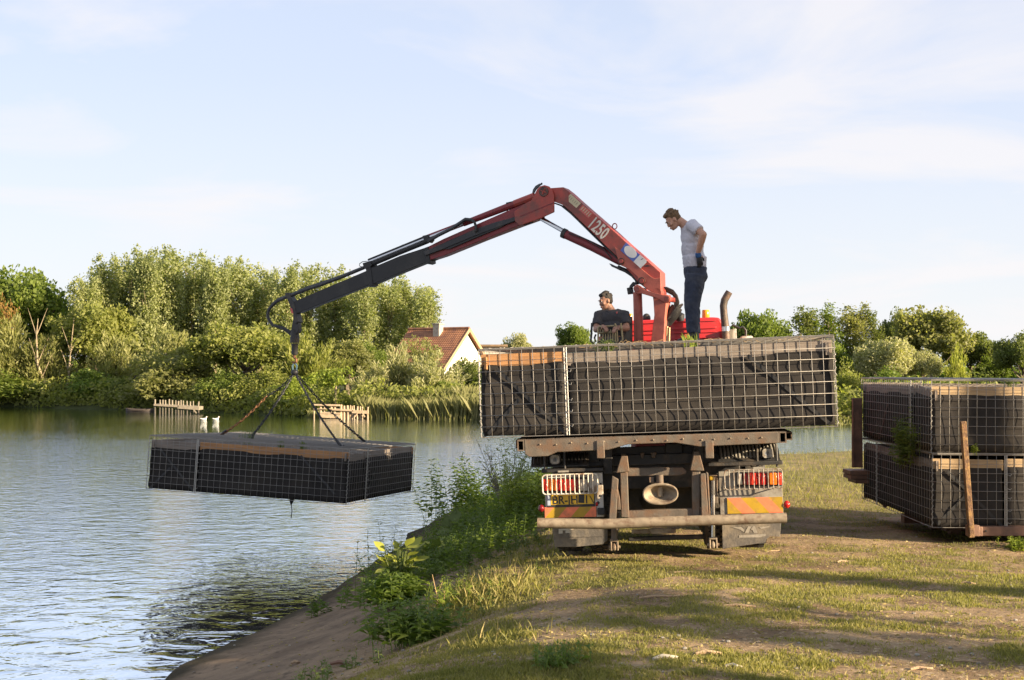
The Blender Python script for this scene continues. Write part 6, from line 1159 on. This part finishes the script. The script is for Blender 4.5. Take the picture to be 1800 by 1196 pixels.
# plants one can tell apart
def plant(name, px, py, Y, h, n, rad, leaf, lsize, asp, label, cat='plant', pairs=9, seed=1, group=None):
    p = at(px, py, Y); z = hz(p.x, Y); g = np.random.default_rng(seed); e = empty(name, (p.x, Y, z), label=label, cat=cat, group=group)
    sp_ = [(g.normal()*rad, g.normal()*rad, 0, h*g.uniform(.6, 1.1)) for _ in range(n)]
    finish(weeds(sp_, seed+1, lsize, asp, pairs), 'foliage', leaf, e, False, None, 0); return e
plant('nettle_clump', 733, 1098, 10.2, .32, 60, .15, 'leaf_nettle', .12, .32, 'bushy bright green clump of weeds at the top of the sandy slope', seed=61)
plant('nettle_clump', 700, 1024, 12.5, .30, 70, .15, 'leaf_nettle', .13, .34, 'dark low weeds around the base of the pale leaved dock', seed=62)
plant('willowherb', 675, 975, 14.6, .80, 16, .20, 'leaf_weed', .10, .20, 'tall thin stemmed weeds at the water edge of the bank', pairs=18, seed=63)
plant('small_weed', 975, 1172, 7.1, .12, 26, .07, 'leaf_nettle', .05, .4, 'small round green weed near the bottom of the view', pairs=6, seed=64)
plant('small_weed', 790, 1000, 11.4, .22, 24, .16, 'leaf_fresh', .08, .3, 'pale sunlit weed tuft left of the bare soil mound', pairs=7, seed=65)
plant('small_weed', 1792, 968, 13.6, .12, 22, .08, 'leaf_fresh', .07, .45, 'bright leafy weed by the trailer at the right edge', pairs=6, seed=66)
plant('bank_shrub', 925, 850, 19.5, 1.15, 46, .28, 'leaf_fresh', .16, .22, 'sunlit yellow green shrub left of the truck tail lamps', 'shrub', 16, seed=67)
plant('bank_shrub', 820, 860, 23.0, 1.0, 40, .32, 'leaf_nettle', .17, .4, 'leafy green shrub left of the bare twiggy one', 'shrub', 12, seed=68)
# twiggy half bare shrub
p = at(888, 850, 21.0); z = hz(p.x, 21.0); e = empty('twiggy_shrub', (p.x, 21.0, z), label='grey twiggy shrub with few leaves under the left end of the truck cage', cat='shrub'); b = MB(); g = random.Random(9); tips = []
for i in range(34):
    th = g.uniform(0, 6.28); L = g.uniform(.5, 1.25); o = .34*L; q1 = Vector((o*.5*math.cos(th), o*.4*math.sin(th), L*.5)); q2 = Vector((o*1.1*math.cos(th), o*math.sin(th), L)); b.tube([(0, 0, -.05), q1, q2], [.012, .007, .003], 4); tips.append(q2)
    for k in range(3): q3 = q1.lerp(q2, .2+.3*k); q4 = q3+Vector((g.uniform(-.2, .2), g.uniform(-.2, .2), g.uniform(.1, .28))); b.tube([q3, q4], [.005, .002], 4); tips.append(q4)
b.build('twigs', 'dull_panel', e); gg = np.random.default_rng(4); T = np.array([tuple(t) for t in tips]); T = np.repeat(T, 5, 0)+gg.normal(size=(len(T)*5, 3))*.05; finish(leaf_mesh('foliage', T, .06, .25, g=gg), 'foliage', 'leaf_olive', e, False, None, 0)
# big leaved dock plants: every leaf a piece of its own
def dock(px, py, Y, n, L, leafm, label, seed, h=.35):
    p = at(px, py, Y); z = hz(p.x, Y); e = empty('dock_plant', (p.x, Y, z), label=label, cat='plant'); g = random.Random(seed); b = MB(); tipz = h
    V = []; 
    for j, (t, wd) in enumerate(((0, .03), (.15, .26), (.4, .40), (.65, .34), (.85, .18), (1, .01))): V += [(t, -wd/1.0, .05*math.sin(t*5)+wd*.12), (t, 0, -.03+.03*math.sin(t*4)), (t, wd, .05*math.cos(t*5)+wd*.12)]
    lm = bpy.data.meshes.new('leaf'); lm.from_pydata(V, [], [(j*3+k, j*3+k+1, j*3+k+4, j*3+k+3) for j in range(5) for k in range(2)]); lm.update(); lm.shade_smooth(); lm.materials.append(MATS[leafm])
    for i in range(n):
        th = 2.4*i+g.uniform(-.4, .4); zt = h*g.uniform(.60, 1.0); rr = g.uniform(.04, .16); q = Vector((rr*math.cos(th), rr*math.sin(th), zt)); b.tube([(0, 0, -.03), q*.6+Vector((0, 0, .03)), q], [.008, .006, .004], 5); s = L*g.uniform(.6, 1.15)
        inst('leaf', lm, e, Matrix.Translation(q) @ Matrix.Rotation(th, 4, 'Z') @ Matrix.Rotation(-g.uniform(-.35, .85), 4, 'Y') @ Matrix.Rotation(g.uniform(-.5, .5), 4, 'X') @ Matrix.Diagonal((s, s*.8, s, 1)))
    b.build('stems', 'leaf_weed', e); return e
dock(702, 1012, 12.7, 44, .135, 'leaf_pale', 'large leaved dock plant with sunlit pale yellow leaves on the bank', 3, .56)
dock(762, 930, 16.4, 14, .24, 'leaf_weed', 'grey green dock plant in the shade above the pale leaved one', 4, .30)
dock(800, 882, 19.0, 12, .26, 'leaf_weed', 'dull green dock plant higher up the shaded bank', 5, .30)
# dead rusty stems
for (px, py, Y, lab) in ((772, 1010, 11.2, 'dry brown stalk beside the sunlit grass on the bank'), (705, 960, 14.2, 'dry yellow stalk above the pale leaved dock')):
    p = at(px, py, Y); e = empty('dry_stalk', (p.x, Y, hz(p.x, Y)), label=lab, cat='stalk'); MB().tube([(0, 0, -.03), (-.02, 0, .16), (-.06, 0, .34)], [.006, .005, .003], 5).tube([(-.02, 0, .15), (.03, 0, .28)], [.004, .002], 4).tube([(.03, .02, -.03), (.05, 0, .2)], [.005, .003], 4).build('stem', 'dry_stem', e)
# tufts growing on and through the cages
def tuft(M, loc, h, n, leaf, label, rad=.05, ls=.07, asp=.18, seed=1, grassy=True):
    q = M @ Vector(loc); e = empty('weed_tuft', q, label=label, cat='weed'); g = np.random.default_rng(seed); V = []
    if grassy:
        for i in range(n):
            x, y = g.normal(size=2)*rad; d = g.normal(size=2)*.35*h; hh = h*g.uniform(.5, 1.1); w_ = .006; V.append([(x-w_, y, -.06), (x+w_, y, -.06), (x+d[0]*.5+w_*.7, y+d[1]*.5, hh*.65), (x+d[0], y+d[1], hh)])
        V = np.array(V).reshape(-1, 3); me = mesh_np('foliage', V, np.arange(len(V)).reshape(-1, 4))
    else: me = weeds([(g.normal()*rad, g.normal()*rad, -.04, h*g.uniform(.6, 1.1)) for _ in range(n)], seed, ls, asp, 6)
    finish(me, 'foliage', leaf, e, False, None, 0); return e
tuft(A1, (.36, -1.42, .80), .09, 16, 'leaf_fresh', 'fresh green grass tuft on the cage top by the standing man', .06, seed=71)
tuft(A1, (-.42, -1.45, .80), .10, 14, 'leaf_weed', 'small weed on the cage top below the lever stand', .05, seed=72, grassy=False)
tuft(A3, (-.5, -.5, .80), .17, 12, 'leaf_weed', 'leafy weed at the foot of the second chain on the hanging cage', .08, seed=73, grassy=False)
tuft(A3, (.35, -1.2, .80), .05, 16, 'leaf_weed', 'tiny weed on the near left part of the hanging cage top', .03, seed=74); tuft(A3, (.72, -1.2, .80), .06, 16, 'leaf_weed', 'tiny weed on the hanging cage top near the front chain', .03, seed=75)
tuft(A4, (-.72, -1.5, .80), .05, 10, 'leaf_weed', 'weed sprig on top of the upper stacked cage', .04, seed=76, grassy=False)
tuft(A4, (-1.12, -1.60, .05), .09, 6, 'leaf_fresh', 'weed sprig growing at the stake post of the trailer', .02, .045, .5, seed=77, grassy=False)
q = A4 @ Vector((-1.66, -.75, .02)); e = empty('hanging_weed', q, label='dark leafy weed growing out of the shaded side of the stack', cat='weed'); g = np.random.default_rng(78); me = weeds([(g.normal()*.03, g.normal()*.22, g.uniform(-.25, .12), g.uniform(.12, .36)) for _ in range(40)], 79, .085, .4, 7); finish(me, 'foliage', 'leaf_dark', e, False, None, 0)
# dead roots and dry stalks matted on the truck cage top
b = MB(); g = random.Random(12)
for i in range(70):
    x = g.uniform(-.7, 1.38); y = g.uniform(-1.6, -1.2); z = .79+g.uniform(0, .035); a_ = g.uniform(-.5, .5); L = g.uniform(.05, .16); b.tube([(x, y, z), (x+L*.5*math.cos(a_), y+L*.5*math.sin(a_), z+g.uniform(-.01, .03)), (x+L*math.cos(a_), y+L*math.sin(a_), z-.015)], .0018, 4)
e = empty('dead_roots', A1 @ Vector((.5, -1.4, .80)), label='dead roots and straw matted along the top edge of the truck cage', cat='roots'); o = b.build('root_mat', 'dry_stem', e); o.matrix_basis = e.matrix_basis.inverted() @ A1; o['kind'] = 'stuff'
# sticks, bark chips and litter on the ground
ST = [(1160, 1052, .42, .012, .2, 'twig_wood', 'short pale stick lying right of the bare soil mound'), (660+800-160, 1068, .30, .014, -.1, 'twig_wood', 'thin pale stick on the grass below the truck bumper'), (1245, 1152, .20, .018, .15, 'twig_wood', 'thick broken stick of pale wood in the lower middle'), (1170, 1162, .20, .020, .3, 'paper_white', 'bleached chunk of wood left of the broken stick'), (1205, 1008, .26, .010, .0, 'twig_wood', 'long thin stick just behind the truck'), (1702, 1028, .16, .014, -.4, 'twig_wood', 'reddish bark chip in the grass at right'),
      (1480, 990, .16, .016, .5, 'twig_wood', 'bark chip between the truck and the trailer'), (1290, 1176, .12, .014, -.3, 'paper_white', 'small whitish wood chip near the bottom edge'), (600, 1172, .24, .024, .1, 'brown_steel', 'rotten reddish stick on the dark sand'), (520, 1168, .10, .02, .4, 'twig_wood', 'small stone coloured chip on the sand'), (860, 1005+32, .22, .012, -.9, 'brown_steel', 'curved brown root at the left of the bare mound'), (1620, 1180, .18, .011, .2, 'twig_wood', 'short stick at the lower right'), (1700, 1166, .20, .010, -.2, 'twig_wood', 'thin twig at the lower right corner'), (1360, 970, .24, .006, .6, 'twig_wood', 'thin straw stalk right of the mud flap'), (980, 1176, .35, .009, .5, 'brown_steel', 'dark twig beside the small round weed')]
for i, (px, py, L, r_, a_, m, lab) in enumerate(ST):
    d = ray(px, py); t = 4.0
    for _ in range(400):
        P = _eye+d*t
        if P.z <= hz(P.x, P.y): break
        t += .05
    e = empty('stick', (P.x, P.y, hz(P.x, P.y)+r_*.5), (0, 0, a_), lab, 'stick'); L *= .75; r_ *= .8; MB().tube([(-L/2, 0, 0), (-L*.1, .012, r_*.6), (L*.2, -.008, r_*.4), (L/2, 0, 0)], [r_*.7, r_, r_*.9, r_*.5], 6).build('wood', m, e)
g = np.random.default_rng(90); n = 2600; u = g.random(n); Y = 1/((1/6.4)*(1-u)+(1/15.)*u); X = Y*g.uniform(-.2, .46, n); k = (sdist(X, Y) > .25); X, Y = X[k], Y[k]; P = np.stack([X, Y, height(X, Y)+.006], 1)
tag(finish(leaf_mesh('ground_litter', P, .035, .35, np.stack([g.normal(size=len(X)), g.normal(size=len(X)), np.zeros(len(X))], 1), .15, g), 'ground_litter', 'grass_dry', None, False, None, 0), 'wood chips and bits of litter on the trampled ground', 'litter', kind='stuff')
b = MB(); g = random.Random(3)
for i in range(420):
    Y = 1/((1/6.4)*(1-g.random()*0.8)+(1/14.)*.2); X = Y*g.uniform(-.34, .44)
    if sdist(np.array([X]), np.array([Y]))[0] > .15: r_ = g.uniform(.006, .017); b.ball((X, Y, hz(X, Y)+r_*.3), (r_, r_*g.uniform(.7, 1.2), r_*.6), 6)
tag(b.build('pebbles', 'dull_panel', None), 'small pebbles and clods on the soil and sand', 'pebbles', kind='stuff')
# trees that stand right of the view, towards the sun; they throw the shade over the grass, the beach and the crane
def shade(x, y, zc, rx, rz, kind, leaf, label, v=0, name='broadleaf_tree'):
    gz = hz(x, y); e = empty(name, (x, y, gz), label=label, cat='tree'); me = CROWN[kind][v]; a = np.empty(len(me.vertices)*3, np.float32); me.vertices.foreach_get('co', a); a = a.reshape(-1, 3)
    z0, z1 = np.percentile(a[:, 2], 2), np.percentile(a[:, 2], 98); w0 = np.percentile(a[:, 0], 98)-np.percentile(a[:, 0], 2); c = bpy.data.objects.new('crown', me); C.objects.link(c); c.parent = e; sz = 2*rz/(z1-z0); c.scale = (2*rx/w0, 2*rx/w0, sz); c.location.z = zc-gz-rz-z0*sz
    c.material_slots[0].link = 'OBJECT'; c.material_slots[0].material = MATS[leaf]
    b = MB().tube([(0, 0, -.3), (.03, 0, (zc-rz-gz)*.6), (0, .03, zc-gz)], [.14*rx**.5, .11*rx**.5, .05], 8)
    for i in range(7): th = i*.9; b.tube([(0, 0, zc-gz-rz*.8), (rx*.5*math.cos(th), rx*.5*math.sin(th), zc-gz-rz*.1), (rx*.75*math.cos(th), rx*.75*math.sin(th), zc-gz+rz*.4)], [.06, .04, .015], 5)
    b.build('trunk', 'bark', e); return e
shade(12.8, .8, 6.0, 2.0, 1.8, 'broad', 'leaf_green', 'round crowned tree outside the right edge nearest the camera', 0)
shade(12.4, 2.5, 3.1, .36, 1.15, 'poplar', 'leaf_green', 'small slim tree outside the right edge between two others', 2, 'slender_tree')
shade(12.3, 5.9, 1.75, .26, 1.45, 'poplar', 'leaf_green', 'slender young tree outside the right edge beside the trailer', 1, 'slender_tree')
shade(15.6, 11.0, 10.3, 3.3, 1.95, 'broad', 'leaf_green', 'tall tree outside the right edge beyond the trailer', 2)
shade(14.2, 9.6, 7.0, 1.3, 1.25, 'broad', 'leaf_green', 'unseen tall tree added outside the right edge to shade the hanging cage', 3)  # added out of view so its crown shades the hanging cage
# the wood that closes the view far beyond the pond
g = np.random.default_rng(5); X = g.uniform(-130, 170, 46000); Y = g.uniform(132, 142, len(X)); top = np.where(X < 40, 3.0, 2.0)*(.75+.35*vnoise(X, Y*.2, .16, 7)); P = np.stack([X, Y, -.3+top*g.random(len(X))**.8+.2], 1)
tag(finish(leaf_mesh('distant_wood', P, .75, .7, g=g), 'distant_wood', 'leaf_green', None, False, None, 0), 'low distant wood closing the view beyond the pond', 'wood', kind='stuff')
